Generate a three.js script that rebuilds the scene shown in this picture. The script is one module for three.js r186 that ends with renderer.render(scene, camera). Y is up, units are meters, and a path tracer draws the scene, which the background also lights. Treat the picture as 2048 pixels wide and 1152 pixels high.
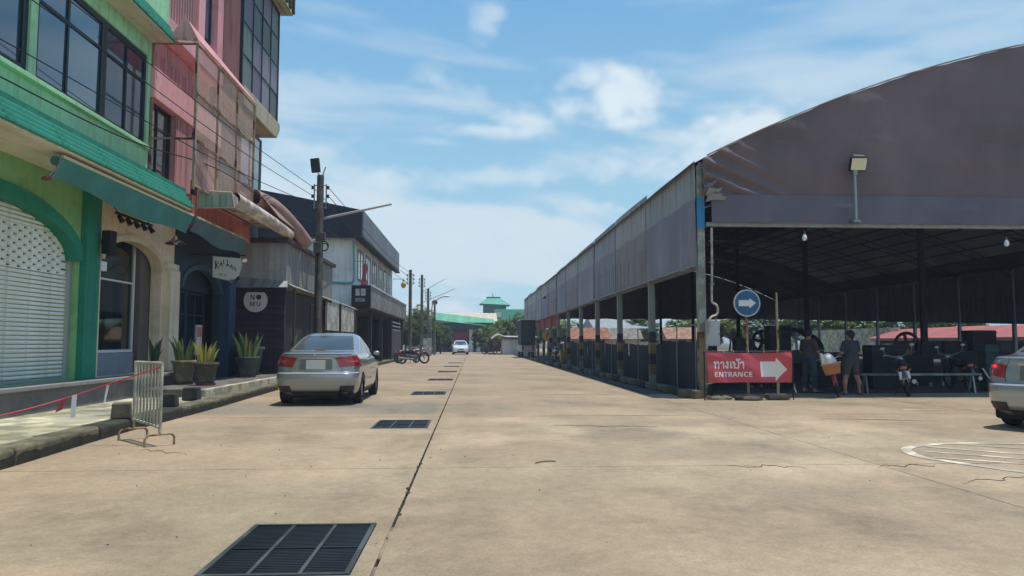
import * as THREE from 'three';
import { mergeGeometries, mergeVertices, toCreasedNormals } from 'three/addons/utils/BufferGeometryUtils.js';
import { MarchingCubes } from 'three/addons/objects/MarchingCubes.js';
import { RoundedBoxGeometry } from 'three/addons/geometries/RoundedBoxGeometry.js';
import { Brush, Evaluator, SUBTRACTION } from 'three-bvh-csg';

// ---------------------------------------------------------------- camera, sky, sun, exposure
const V3 = (x, y, z) => new THREE.Vector3(x, y, z);
const scene = new THREE.Scene();
const camera = new THREE.PerspectiveCamera(42.27, 16 / 9, 0.1, 3000);
camera.position.set(0, 1.26, 0);
camera.rotation.order = 'YXZ';
camera.rotation.set(0.07302, -0.05283, 0);
const renderer = new THREE.WebGLRenderer({ antialias: true });
renderer.setSize(1024, 576);
renderer.toneMapping = THREE.LinearToneMapping;
renderer.toneMappingExposure = 1.22;
renderer.shadowMap.enabled = true;
const sun = new THREE.DirectionalLight(new THREE.Color(1, 0.95, 0.87), 3.4);
sun.position.set(18, 100, -1);
sun.castShadow = true;
sun.shadow.mapSize.set(4096, 4096);
Object.assign(sun.shadow.camera, { left: -70, right: 70, top: 120, bottom: -70, near: 1, far: 220 });
scene.add(sun, sun.target);

let seed = 7;
const rnd = () => { seed = (seed * 1664525 + 1013904223) >>> 0; return seed / 4294967296; };
const rr = (a, b) => a + (b - a) * rnd();
const clamp = (x, a = 0, b = 1) => Math.min(b, Math.max(a, x));
const sstep = (a, b, x) => { const t = clamp((x - a) / (b - a)); return t * t * (3 - 2 * t); };
const mix = (a, b, t) => a + (b - a) * t;
const PERM = new Float32Array(65536); for (let i = 0; i < 65536; i++) PERM[i] = rnd();
const hsh = (x, y, z) => PERM[((x * 73856093) ^ (y * 19349663) ^ (z * 83492791)) & 65535];
function noise3(x, y, z) {
  const xi = Math.floor(x), yi = Math.floor(y), zi = Math.floor(z);
  let u = x - xi, v = y - yi, w = z - zi; u *= u * (3 - 2 * u); v *= v * (3 - 2 * v); w *= w * (3 - 2 * w);
  const l = (a, b, t) => a + (b - a) * t;
  return l(l(l(hsh(xi, yi, zi), hsh(xi + 1, yi, zi), u), l(hsh(xi, yi + 1, zi), hsh(xi + 1, yi + 1, zi), u), v),
    l(l(hsh(xi, yi, zi + 1), hsh(xi + 1, yi, zi + 1), u), l(hsh(xi, yi + 1, zi + 1), hsh(xi + 1, yi + 1, zi + 1), u), v), w);
}
const fbm3 = (x, y, z, o = 5) => { let s = 0, a = 0.5, t = 0; for (let i = 0; i < o; i++) { s += a * noise3(x, y, z); t += a; a *= 0.52; x = x * 2.03 + 11; y = y * 2.03 + 5; z = z * 2.03 + 3; } return s / t; };

{ // the sky: air, high streaks, a few puffs
  const W = 2048, Hh = 1024, d = new Float32Array(W * Hh * 4);
  const D2 = Math.PI / 180;
  // puffs: azimuth from the street axis (degrees, right positive), elevation, half widths, strength
  const puffs = [[11.3, 18.7, 3.6, 2.4, 1], [12.6, 18.4, 2.6, 2.3, 1], [9, 19.8, 2.2, 1.4, 0.85], [7.6, 17.7, 4.2, 1.7, 0.9], [4.2, 17, 4.6, 1.1, 0.8], [2, 16.1, 6.5, 0.75, 0.8],
    [-3, 19.8, 2.4, 2, 0.5], [-0.5, 18.5, 3.4, 1.3, 0.4], [1.3, 23.8, 1.7, 2.2, 0.55], [-12, 18.6, 7, 1, 0.45], [-9, 12.4, 9, 1.2, 0.7], [-13, 14, 6, 1.4, 0.6], [22, 15.4, 5.5, 2.2, 0.95], [16, 13.5, 10, 1.5, 0.75],
    [10.4, 10.5, 0.9, 0.35, 0.9], [-1.4, 2.5, 1.8, 1, 1], [-2.8, 2, 1.4, 0.7, 0.9], [3, 12.8, 7, 0.9, 0.6]];
  for (let i = 0; i < 60; i++) puffs.push([rr(35, 325), rr(6, 42), rr(2, 8), rr(0.8, 2.6), rr(0.4, 1)]);
  for (let j = 0; j < Hh; j++) {
    const el = ((j + 0.5) / Hh - 0.5) * 180;
    for (let i = 0; i < W; i++) {
      const th = ((i + 0.5) / W - 0.5) * 2 * Math.PI;   // atan2(z, x)
      const k = (j * W + i) * 4;
      if (el < -3) { d[k] = 0.36; d[k + 1] = 0.36; d[k + 2] = 0.32; d[k + 3] = 1; continue; }
      const ce = Math.cos(el * D2), x = Math.cos(th) * ce, y = Math.sin(el * D2), z = Math.sin(th) * ce;
      let az = Math.atan2(x, -z) / D2;
      const e = Math.max(el, 0) / 90, t1 = Math.pow(e, 0.55);
      let r = mix(0.4, 0.042, sstep(0.05, 0.78, t1)), g = mix(0.62, 0.18, sstep(0.05, 0.86, t1)), b = mix(0.72, 0.5, sstep(0, 1.0, t1));
      // high thin streaks on a flat layer
      const hy = 1 / (y + 0.14), px = x * hy, pz = z * hy;
      const wr = fbm3(px * 0.7, 3, pz * 0.7, 4);
      let s = fbm3(x * 2.6 + wr * 1.2, y * 16 + wr * 1.5 + x * 1.5, z * 2.6, 6);
      const s2 = fbm3(x * 7 + wr * 2 + 40, y * 34 + wr * 3 + x * 4, z * 7, 5);
      let c = 1.25 * sstep(0.42, 0.57, s * 0.66 + s2 * 0.34 + 0.03 * sstep(20, 8, el) - 0.03 * sstep(20, 60, el)) * mix(0.34, 0.85, sstep(25, 12, el)) * (0.65 + 0.6 * (s2 - 0.3)) + 0.22 * sstep(8, 0, el);
      // puffs
      let q = 0;
      const n1 = fbm3(x * 15, y * 30, z * 15, 5), n2 = fbm3(x * 34 + 8, y * 60, z * 34, 5);
      for (const [pa, pe, wa, we, st] of puffs) {
        let da = az - pa; if (da > 180) da -= 360; if (da < -180) da += 360;
        if (Math.abs(da) > wa * 2.2 || Math.abs(el - pe) > we * 2.2) continue;
        const rr2 = Math.hypot(da / wa, (el - pe) / we);
        q = Math.max(q, st * sstep(0.62, 0.02, rr2 * 0.5 + (0.5 - n1) * 0.8 + (0.5 - n2) * 0.75));
      }
      c = Math.max(c * 0.9, q); c = clamp(c);
      const br = 0.88 + 0.12 * n2 * q;
      r = mix(r, 0.68 * br, c * 0.9); g = mix(g, 0.77 * br, c * 0.9); b = mix(b, 0.83 * br, c * 0.9);
      d[k] = r; d[k + 1] = g; d[k + 2] = b; d[k + 3] = 1;
    }
  }
  const sky = new THREE.DataTexture(d, W, Hh, THREE.RGBAFormat, THREE.FloatType);
  sky.mapping = THREE.EquirectangularReflectionMapping; sky.magFilter = THREE.LinearFilter; sky.minFilter = THREE.LinearFilter; sky.wrapS = THREE.RepeatWrapping;
  sky.needsUpdate = true;
  scene.background = sky; scene.environment = sky;
}
scene.fog = new THREE.FogExp2(new THREE.Color(0.74, 0.84, 1.0), 0.0012);

// ---------------------------------------------------------------- helpers
const used = new Map();
const numbered = (n) => { const k = used.get(n) || 0; used.set(n, k + 1); return k ? `${n}_${String(k).padStart(3, '0')}` : n; };
function triUV(g) {   // uv in metres from the face's main direction
  if (g.index) g = g.toNonIndexed();
  if (!g.attributes.normal) g.computeVertexNormals();
  const p = g.attributes.position, n = p.count, uv = new Float32Array(n * 2), a = V3(), b = V3(), c = V3();
  for (let i = 0; i < n; i += 3) {
    a.fromBufferAttribute(p, i); b.fromBufferAttribute(p, i + 1); c.fromBufferAttribute(p, i + 2);
    const nn = b.clone().sub(a).cross(c.clone().sub(a)), ax = Math.abs(nn.x), ay = Math.abs(nn.y), az = Math.abs(nn.z);
    [a, b, c].forEach((q, k) => { const [u, v] = ax >= ay && ax >= az ? [q.z, q.y] : ay >= az ? [q.x, q.z] : [q.x, q.y]; uv[(i + k) * 2] = u; uv[(i + k) * 2 + 1] = v; });
  }
  g.setAttribute('uv', new THREE.BufferAttribute(uv, 2));
  for (const k of Object.keys(g.attributes)) if (!['position', 'normal', 'uv', 'color'].includes(k)) g.deleteAttribute(k);
  return g;
}
const up = V3(0, 1, 0);
class G {   // collects shapes that become one mesh
  constructor() { this.l = []; }
  add(g, m) { if (m) g.applyMatrix4(m); if (g.index) g = g.toNonIndexed(); g.deleteAttribute('uv'); g.deleteAttribute('uv1'); this.l.push(g); return this; }
  box(x0, x1, y0, y1, z0, z1, r = 0) {
    const w = Math.abs(x1 - x0), h = Math.abs(y1 - y0), d = Math.abs(z1 - z0);
    const g = r ? new RoundedBoxGeometry(w, h, d, 2, Math.min(r, w * 0.49, h * 0.49, d * 0.49)) : new THREE.BoxGeometry(w, h, d);
    g.translate((x0 + x1) / 2, (y0 + y1) / 2, (z0 + z1) / 2); return this.add(g);
  }
  bar(a, b, w, h = w, r = 0) {   // square bar from a to b
    a = V3(...a); b = V3(...b); const L = a.distanceTo(b);
    const g = r ? new RoundedBoxGeometry(w, L, h, 2, r) : new THREE.BoxGeometry(w, L, h);
    g.applyQuaternion(new THREE.Quaternion().setFromUnitVectors(up, b.clone().sub(a).normalize()));
    g.translate((a.x + b.x) / 2, (a.y + b.y) / 2, (a.z + b.z) / 2); return this.add(g);
  }
  cyl(a, b, r0, r1 = r0, n = 12, open = false) {
    a = V3(...a); b = V3(...b); const L = a.distanceTo(b), g = new THREE.CylinderGeometry(r1, r0, L, n, 1, open);
    g.applyQuaternion(new THREE.Quaternion().setFromUnitVectors(up, b.clone().sub(a).normalize()));
    g.translate((a.x + b.x) / 2, (a.y + b.y) / 2, (a.z + b.z) / 2); return this.add(g);
  }
  tube(pts, r, n = 6, seg) { const c = new THREE.CatmullRomCurve3(pts.map((p) => V3(...p)), false, 'centripetal'); return this.add(new THREE.TubeGeometry(c, seg || pts.length * 5, r, n, false)); }
  wire(pts, r, n = 6) { for (let i = 0; i + 1 < pts.length; i++) this.cyl(pts[i], pts[i + 1], r, r, n); return this; }
  sph(c, r, sx = 1, sy = 1, sz = 1, n = 14) { const g = new THREE.SphereGeometry(r, n, Math.ceil(n * 0.7)); g.scale(sx, sy, sz); g.translate(...c); return this.add(g); }
  lathe(pts, c = [0, 0, 0], n = 20) { const g = new THREE.LatheGeometry(pts.map((p) => new THREE.Vector2(...p)), n); g.translate(...c); return this.add(g); }
  torus(c, R, r, axis = 'x', n = 24, m = 8) { const g = new THREE.TorusGeometry(R, r, m, n); if (axis === 'x') g.rotateY(Math.PI / 2); if (axis === 'y') g.rotateX(Math.PI / 2); g.translate(...c); return this.add(g); }
  ext(pts, depth, m, bevel = 0) {   // polygon [[x,y]...] pushed along +z then placed
    const g = new THREE.ExtrudeGeometry(new THREE.Shape(pts.map((p) => new THREE.Vector2(...p))), { depth, bevelEnabled: bevel > 0, bevelSize: bevel, bevelThickness: bevel, bevelSegments: 2, curveSegments: 12 });
    return this.add(g, m);
  }
  prismX(pts, x0, x1) { return this.ext(pts.map(([z, y]) => [-z, y]), x1 - x0, new THREE.Matrix4().makeRotationY(Math.PI / 2).premultiply(new THREE.Matrix4().makeTranslation(x0, 0, 0))); }   // profile in (z, y)
  prismZ(pts, z0, z1) { return this.ext(pts, z1 - z0, new THREE.Matrix4().makeTranslation(0, 0, z0)); }   // profile in (x, y)
  quad(a, b, c, d, th = 0.004) {   // thin slab through four corners
    const A = V3(...a), B = V3(...b), C = V3(...c), D = V3(...d), n = B.clone().sub(A).cross(D.clone().sub(A)).normalize().multiplyScalar(th);
    const q = [A, B, C, D], p = [...q, ...q.map((v) => v.clone().sub(n))], f = [0, 1, 2, 0, 2, 3, 4, 6, 5, 4, 7, 6];
    for (let i = 0; i < 4; i++) { const j = (i + 1) % 4; f.push(i, i + 4, j, j, i + 4, j + 4); }
    const g = new THREE.BufferGeometry(); g.setAttribute('position', new THREE.Float32BufferAttribute(f.flatMap((i) => p[i].toArray()), 3)); g.computeVertexNormals(); return this.add(g);
  }
  rot(axis, ang, c = [0, 0, 0]) { const m = new THREE.Matrix4().makeTranslation(...c).multiply(new THREE.Matrix4().makeRotationAxis(V3(...axis), ang)).multiply(new THREE.Matrix4().makeTranslation(-c[0], -c[1], -c[2])); this.l.forEach((g) => g.applyMatrix4(m)); return this; }
  move(x, y, z) { this.l.forEach((g) => g.translate(x, y, z)); return this; }
  geo() { for (const g of this.l) if (!g.attributes.normal) g.computeVertexNormals(); return triUV(this.l.length > 1 ? mergeGeometries(this.l.map((g) => { for (const k of Object.keys(g.attributes)) if (k !== 'position' && k !== 'normal') g.deleteAttribute(k); return g; })) : this.l[0]); }
  mesh(name, mat, parent, extra) { return put(name, this.geo(), mat, parent, extra); }
}
function put(name, geo, mat, parent = scene, extra) {
  const m = new THREE.Mesh(geo, mat); m.castShadow = m.receiveShadow = true;
  m.name = parent === scene ? numbered(name) : name; if (extra) Object.assign(m.userData, extra);
  parent.add(m); return m;
}
function thing(name, label, category, group) {
  const o = new THREE.Group(); o.name = numbered(name); scene.add(o); o.userData = { label, category }; if (group) o.userData.group = group; return o;
}
function struct(name, label) { const o = new THREE.Group(); o.name = numbered(name); scene.add(o); o.userData = { kind: 'structure' }; if (label) o.userData.label = label; return o; }
function tag(o, label, category, group) { Object.assign(o.userData, { label, category }); if (group) o.userData.group = group; return o; }
function settle(o) {   // put the group's origin at the base of what it holds
  const b = new THREE.Box3().setFromObject(o), c = V3((b.min.x + b.max.x) / 2, b.min.y, (b.min.z + b.max.z) / 2);
  o.children.forEach((k) => k.position.sub(c)); o.position.copy(c); return o;
}
function copyOf(o, label) { const c = o.clone(); c.name = numbered(o.name.replace(/_\d{3}$/, '')); c.userData = { ...o.userData, label }; scene.add(c); return c; }
const shift = (parent, mesh, x, y, z) => { const m = mesh.clone(); m.position.set(x, y, z); parent.add(m); return m; };

// ---------------------------------------------------------------- materials
function pn(x, y, per) {   // tileable value noise
  const xi = Math.floor(x), yi = Math.floor(y); let u = x - xi, v = y - yi; u *= u * (3 - 2 * u); v *= v * (3 - 2 * v);
  const w = (a) => ((a % per) + per) % per, h = (a, b) => hsh(w(a), w(b), per);
  return mix(mix(h(xi, yi), h(xi + 1, yi), u), mix(h(xi, yi + 1), h(xi + 1, yi + 1), u), v);
}
const pf = (u, v, per, o = 5) => { let s = 0, a = 0.5, t = 0; for (let i = 0; i < o; i++) { s += a * pn(u * per, v * per, per); t += a; a *= 0.55; per *= 2; } return s / t; };
function tex(size, metres, fn, color = true) {
  const d = new Uint8Array(size * size * 4);
  for (let j = 0; j < size; j++) for (let i = 0; i < size; i++) { const c = fn(i / size, j / size), k = (j * size + i) * 4; const a = Array.isArray(c) ? c : [c, c, c]; d[k] = clamp(a[0]) * 255; d[k + 1] = clamp(a[1]) * 255; d[k + 2] = clamp(a[2]) * 255; d[k + 3] = 255; }
  const t = new THREE.DataTexture(d, size, size); t.wrapS = t.wrapT = THREE.RepeatWrapping; t.magFilter = THREE.LinearFilter; t.minFilter = THREE.LinearMipmapLinearFilter; t.generateMipmaps = true;
  t.repeat.set(1 / metres, 1 / metres); if (color) t.colorSpace = THREE.SRGBColorSpace; t.needsUpdate = true; return t;
}
const T = {
  concrete: tex(1024, 5, (u, v) => { const a = pf(u, v, 4, 6), b = pf(u + 0.3, v, 64, 3), s = pn(u * 512, v * 512, 512); const st = sstep(0.55, 0.75, pf(u, v + 0.5, 7, 5)); const k = 0.80 + 0.20 * a + 0.12 * (b - 0.5) + 0.13 * (s - 0.5) - 0.06 * st; return [k, k * 0.985, k * 0.955]; }),
  plaster: tex(512, 3, (u, v) => { const a = pf(u, v, 3, 6), s = pf(u, v, 60, 2), w = sstep(0.5, 0.85, pn(u * 40, v * 2, 8) * 0.6 + pn(u * 80, v * 3, 16) * 0.4), q = sstep(0.6, 0.7, pf(u + 0.4, v, 8, 5)); const k = 0.93 + 0.18 * (a - 0.3) + 0.05 * (s - 0.5) - 0.1 * w - 0.05 * q; return [k, k, k * 0.99]; }),
  streak: tex(512, 4, (u, v) => { const a = pf(u, v, 4, 5), s = sstep(0.45, 0.8, pn(u * 48, v * 2, 16) * 0.6 + pn(u * 96, v * 4, 32) * 0.4); const k = 0.92 + 0.12 * a - 0.2 * s; return [k, k * 0.99, k * 0.97]; }),
  grime: tex(512, 2.4, (u, v) => { const a = pf(u, v, 4, 6), b = sstep(0.42, 0.62, pf(u + 0.5, v, 9, 6)); const k = 0.62 + 0.3 * a + 0.2 * b; return [k, k * 0.99, k * 0.95]; }),
  cloth: tex(512, 1.2, (u, v) => { const w = 0.5 + 0.25 * Math.sin(u * 400) + 0.25 * Math.sin(v * 400), a = pf(u, v, 4, 5); const k = 0.8 + 0.08 * w + 0.2 * (a - 0.4); return k; }),
  tarp: tex(512, 6, (u, v) => { const a = pf(u, v, 3, 6), b = pf(u, v * 0.5 + 0.2, 8, 4); const k = 0.9 + 0.22 * (a - 0.4) + 0.14 * (b - 0.5); return [k * (1 + 0.05 * (b - 0.5)), k * 0.98, k]; }),
  rust: tex(512, 1.5, (u, v) => { const a = sstep(0.5, 0.68, pf(u, v, 6, 6)), b = pf(u, v, 20, 3); return [mix(0.92, 0.5, a) * (0.85 + 0.2 * b), mix(0.92, 0.3, a) * (0.85 + 0.2 * b), mix(0.9, 0.17, a) * (0.85 + 0.2 * b)]; }),
  bump: tex(512, 1.2, (u, v) => 0.5 + 0.7 * (pf(u, v, 30, 4) - 0.5) + 0.3 * (pn(u * 256, v * 256, 256) - 0.5), false),
  fold: tex(512, 3, (u, v) => clamp(0.5 + 1.1 * (pf(u + 0.25 * pf(u, v, 3, 3), v * 0.5, 6, 4) - 0.5)), false),
};
const mat = (c, o = {}) => { const { phys, ...p } = o; const m = new (phys ? THREE.MeshPhysicalMaterial : THREE.MeshStandardMaterial)({ roughness: 0.85, metalness: 0, ...p }); m.color.set(c); return m; };
const phys = (c, o = {}) => mat(c, { phys: true, ...o });
const glass = (c, o = {}) => phys(c, { transmission: 1, thickness: 0, roughness: 0.03, ior: 1.5, ...o });
const M = {
  slab: mat(0xb8a58b, { map: T.concrete, bumpMap: T.bump, bumpScale: 0.003, roughness: 0.93, vertexColors: true }),
  dirt: mat(0x4a4238, { map: T.grime, roughness: 1 }),
  kerb: mat(0x77735f, { map: T.grime, bumpMap: T.bump, bumpScale: 0.006, roughness: 0.95 }),
  kerbDark: mat(0x3f4038, { map: T.grime, bumpMap: T.bump, bumpScale: 0.006, roughness: 0.95 }),
  walk: mat(0xd0cbb4, { map: T.grime, bumpMap: T.bump, bumpScale: 0.003, roughness: 0.95 }),
  step: mat(0x6d6c6a, { map: T.plaster, roughness: 0.9 }),
  greenWall: mat(0xaee6b4, { map: T.plaster }), greenWall2: mat(0x8cc384, { map: T.plaster }), greenTrim: mat(0x359c86, { map: T.streak }), greenPillar: mat(0x22876e, { map: T.plaster }),
  soffit: mat(0xe8dcc2, { map: T.plaster }), cream: mat(0xecd8ba, { map: T.plaster }), creamDark: mat(0xa8957a, { map: T.plaster }),
  shutter: mat(0xeef2e6, { map: T.plaster, roughness: 0.55 }),
  frameDark: mat(0x1c2b33, { roughness: 0.5, metalness: 0.3 }), frameWhite: mat(0xd9dcd9, { roughness: 0.5 }), alu: mat(0xb6bcbc, { roughness: 0.4, metalness: 0.6 }),
  glassBlue: phys(0x35566a, { roughness: 0.06, metalness: 0.25, clearcoat: 1, clearcoatRoughness: 0.03 }),
  glassDark: phys(0x1a2428, { roughness: 0.05, metalness: 0.1, clearcoat: 1, clearcoatRoughness: 0.02 }),
  pane: glass(0xc8d6d2),
  black: mat(0x111316, { roughness: 0.8 }), dark: mat(0x24262b, { roughness: 0.85, map: T.plaster }), navy: mat(0x16243c, { roughness: 0.8, map: T.plaster }),
  pink: mat(0xf2b2b6, { map: T.plaster }), pinkDark: mat(0xcf9a9a, { map: T.streak }), red: mat(0xc9756c, { map: T.plaster }),
  brown: mat(0xb08a80, { map: T.cloth, roughness: 0.9 }), white: mat(0xdedfdb, { roughness: 0.6 }), offwhite: mat(0xcfd2cd, { map: T.plaster }),
  steel: mat(0x8d9293, { roughness: 0.45, metalness: 0.7 }), galv: mat(0x9aa0a0, { map: T.streak, roughness: 0.55, metalness: 0.35 }), rusty: mat(0xb98b68, { map: T.rust, roughness: 0.9 }),
  teal: mat(0x4a948c, { map: T.cloth, roughness: 0.9 }), tealDark: mat(0x5c7a80, { map: T.cloth, roughness: 0.9 }),
  rubber: mat(0x17181a, { roughness: 0.9 }), chrome: mat(0xd8dadb, { roughness: 0.12, metalness: 1 }), poleConc: mat(0x6f6a63, { map: T.grime, roughness: 0.95 }),
  wood: mat(0x8a7356, { map: T.streak, roughness: 0.85 }), woodDark: mat(0x4a3a2c, { map: T.streak, roughness: 0.85 }),
  leaf: phys(0x4e7a2e, { transmission: 0.3, thickness: 0, roughness: 0.9 }), bark: mat(0x5a4c3e, { map: T.grime, roughness: 1 }),
};
function sheet(fn, nu, nv) {   // cloth or sheeting from a function (u, v) -> [x, y, z]
  const pos = [], idx = [];
  for (let j = 0; j <= nv; j++) for (let i = 0; i <= nu; i++) pos.push(...fn(i / nu, j / nv));
  for (let j = 0; j < nv; j++) for (let i = 0; i < nu; i++) { const a = j * (nu + 1) + i; idx.push(a, a + 1, a + nu + 1, a + 1, a + nu + 2, a + nu + 1); }
  const g = new THREE.BufferGeometry(); g.setAttribute('position', new THREE.Float32BufferAttribute(pos, 3)); g.setIndex(idx); g.computeVertexNormals(); return triUV(g);
}
// ---------------------------------------------------------------- ground, road, pavement
const kerbX = (z) => { const k = [[6, -4.6], [-7.7, -4.65], [-10.7, -4.85], [-14.5, -4.9], [-19.7, -5.14], [-26, -5.25], [-36, -5.2], [-56, -5], [-75, -5]]; for (let i = 0; i + 1 < k.length; i++) if (z >= k[i + 1][0]) return mix(k[i][1], k[i + 1][1], (z - k[i][0]) / (k[i + 1][0] - k[i][0])); return -5; };
{
  const g = new THREE.PlaneGeometry(1600, 1600, 4, 4); g.rotateX(-Math.PI / 2); g.translate(0, -0.04, -300);
  put('ground', triUV(g), mat(0x6a6250, { map: T.grime, roughness: 1 })).userData.kind = 'structure';
}
const road = struct('road', 'beige cast concrete road and forecourt');
const GR = [-4.77, -11.72, -18.8, -25.62, -32.57, -39.8, -46.47];   // drain covers along the joint
const GX0 = -1.5, GX1 = -0.66, GH = 0.58;
function stain(x, z) {   // dirt, repairs and worn patches of the concrete itself
  const a = fbm3(x * 0.35, 1, z * 0.35, 5), b = fbm3(x * 1.3 + 7, 2, z * 1.3, 4), c = fbm3(x * 0.9 + 30, 5, z * 0.5, 5);
  let k = 0.88 + 0.16 * (a - 0.45) + 0.1 * (b - 0.5), r = 1, g = 1, bl = 1;
  const worn = sstep(0.45, 0.6, c * 0.6 + b * 0.4) * sstep(5.5, 1.5, Math.hypot((x - 2.6) * 0.8, (z + 9.6) * 1.1)); k += 0.3 * worn;
  const gr = sstep(0.5, 0.64, fbm3(x * 0.5 + 90, 8, z * 0.8, 5)); r -= 0.05 * gr; g -= 0.005 * gr; bl -= 0.01 * gr; k -= 0.03 * gr;
  const edge = (fbm3(x * 2, 4, z * 2, 3) - 0.5) * 0.5;
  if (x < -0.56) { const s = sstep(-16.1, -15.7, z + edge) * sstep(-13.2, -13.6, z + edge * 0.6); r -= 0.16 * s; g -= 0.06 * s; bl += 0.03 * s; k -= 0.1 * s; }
  const tr = sstep(0.5, 0.62, fbm3(x * 3.2 + 4, 3, z * 0.25, 4)) * 0.05; k -= tr;
  if (z < -40) k += 0.04;
  return [k * r, k * g, k * bl];
}
function slab(x0, x1, z0, z1, step) {
  const tone = 0.975 + 0.05 * fbm3(x0 * 3.7 + 1, z0 * 2.3, 4, 2);
  const holes = GR.map((c) => [GX0, GX1, c - GH, c + GH]).filter(([a, b, c, d]) => a >= x0 && b <= x1 && c >= z0 && d <= z1);
  const lines = (a, b, ex) => { const s = new Set([a, b, ...ex]); const n = Math.max(1, Math.round((b - a) / step)); for (let i = 1; i < n; i++) { const v = a + (b - a) * i / n; if (![...s].some((q) => Math.abs(q - v) < step * 0.3)) s.add(v); } return [...s].sort((p, q) => p - q); };
  const hx = holes.length ? [GX0, GX1] : [], hz = holes.flatMap((h) => [h[2], h[3]]);
  const xs = lines(x0, x1, hx), zs = lines(z0, z1, hz), pos = [], col = [], idx = [];
  const yv = (x, z) => (fbm3(x * 0.4, 6, z * 0.4, 3) - 0.5) * 0.012;
  zs.forEach((z) => xs.forEach((x) => { pos.push(x, yv(x, z), z); col.push(...stain(x, z).map((q) => q * tone)); }));
  const nx = xs.length;
  for (let j = 0; j + 1 < zs.length; j++) for (let i = 0; i + 1 < nx; i++) {
    const cx = (xs[i] + xs[i + 1]) / 2, cz = (zs[j] + zs[j + 1]) / 2;
    if (holes.some(([a, b, c, d]) => cx > a && cx < b && cz > c && cz < d)) continue;
    const a = j * nx + i; idx.push(a, a + nx, a + 1, a + 1, a + nx, a + nx + 1);
  }
  // sides, 35 mm down
  const side = (x, z, X, Z) => { const b = pos.length / 3; pos.push(x, yv(x, z), z, X, yv(X, Z), Z, x, -0.035, z, X, -0.035, Z); const c = stain(x, z).map((q) => q * 0.6); for (let i = 0; i < 4; i++) col.push(...c); idx.push(b, b + 1, b + 2, b + 2, b + 1, b + 3); };
  side(x1, z1, x0, z1); side(x0, z0, x1, z0); side(x0, z1, x0, z0); side(x1, z0, x1, z1);
  const g = new THREE.BufferGeometry(); g.setAttribute('position', new THREE.Float32BufferAttribute(pos, 3)); g.setAttribute('color', new THREE.Float32BufferAttribute(col, 3)); g.setIndex(idx); g.computeVertexNormals();
  const n = g.attributes.position.count, uv = new Float32Array(n * 2); for (let i = 0; i < n; i++) { uv[2 * i] = pos[3 * i]; uv[2 * i + 1] = pos[3 * i + 2]; } g.setAttribute('uv', new THREE.BufferAttribute(uv, 2));
  put('concrete_slab', g, M.slab, road);
}
{
  const zj = [6, 1.0]; let z = -2.4; while (z > -92) { zj.push(z); z -= 5.25; }
  for (let i = 0; i + 1 < zj.length; i++) {
    const st = zj[i] > -16 ? 0.22 : zj[i] > -40 ? 0.5 : 1.2, a = zj[i + 1] + 0.005, b = zj[i] - 0.005;
    slab(-5.6, -0.552, a, b, st); slab(-0.53, 4.2, a, b, st);
    if (zj[i] > -13) { slab(4.21, 9.2, a, Math.max(b, a), st); slab(9.21, 14.2, a, b, st); slab(14.21, 22, a, b, 0.8); }
  }
  slab(4.21, 9.2, -16.9, -12.91, 0.3); slab(9.21, 14.2, -16.9, -12.91, 0.3); slab(14.21, 22, -16.9, -12.91, 0.8);
}
{ // the shed's floor: darker trodden concrete
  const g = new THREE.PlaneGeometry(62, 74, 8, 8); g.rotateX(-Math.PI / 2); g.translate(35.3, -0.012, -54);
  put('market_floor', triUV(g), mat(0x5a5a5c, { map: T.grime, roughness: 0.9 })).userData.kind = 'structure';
  const v = new THREE.PlaneGeometry(120, 60, 2, 2); v.rotateX(-Math.PI / 2); v.translate(-20, -0.022, -122);
  put('side_street', triUV(v), mat(0xb0a488, { map: T.concrete, roughness: 0.95 })).userData.kind = 'structure';
}
// dirt and weeds pressed into the joint
{
  const g = new G();
  for (let i = 0; i < 46; i++) { const z = -4.9 - i * 0.21 - rr(0, 0.12), r = rr(0.008, 0.03) * (z < -5.9 && z > -8 ? 1.3 : 0.8); if (rnd() < 0.25) continue; g.sph([-0.54 + rr(-0.014, 0.014), 0, z], r, rr(0.5, 0.8), 0.22, rr(1, 2.6), 7); }
  g.box(-0.552, -0.53, -0.034, -0.012, -90, -5); for (let z = -5.4; z > -30; z -= 0.7) g.box(-0.551, -0.531, -0.03, rr(-0.008, 0), z - rr(0.05, 0.3), z);
  g.mesh('joint_dirt', mat(0x2e2720, { roughness: 1 }), scene, { kind: 'stuff', label: 'dark dirt clumps packed into the lengthwise road joint', category: 'dirt' });
  const h = new G();
  for (let i = 0; i < 60; i++) { const x = rr(-4.4, 6), z = rr(-15, -4.6), a = rr(0, 6.3), L = rr(0.006, 0.018); h.bar([x, 0.012, z], [x + Math.cos(a) * L, 0.014, z + Math.sin(a) * L], 0.007, 0.004); }
  h.mesh('leaf_litter', mat(0x5a4a36, { roughness: 1 }), scene, { kind: 'stuff', label: 'scattered bits of dry leaf and grit on the road', category: 'litter' });
  const t = new G(); t.tube([[0.66, 0.008, -7.86], [0.72, 0.012, -7.9], [0.8, 0.014, -7.93], [0.88, 0.01, -7.94]], 0.006, 6);
  tag(t.mesh('twig', M.woodDark), 'short dark twig lying on the open road', 'twig');
}
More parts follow.
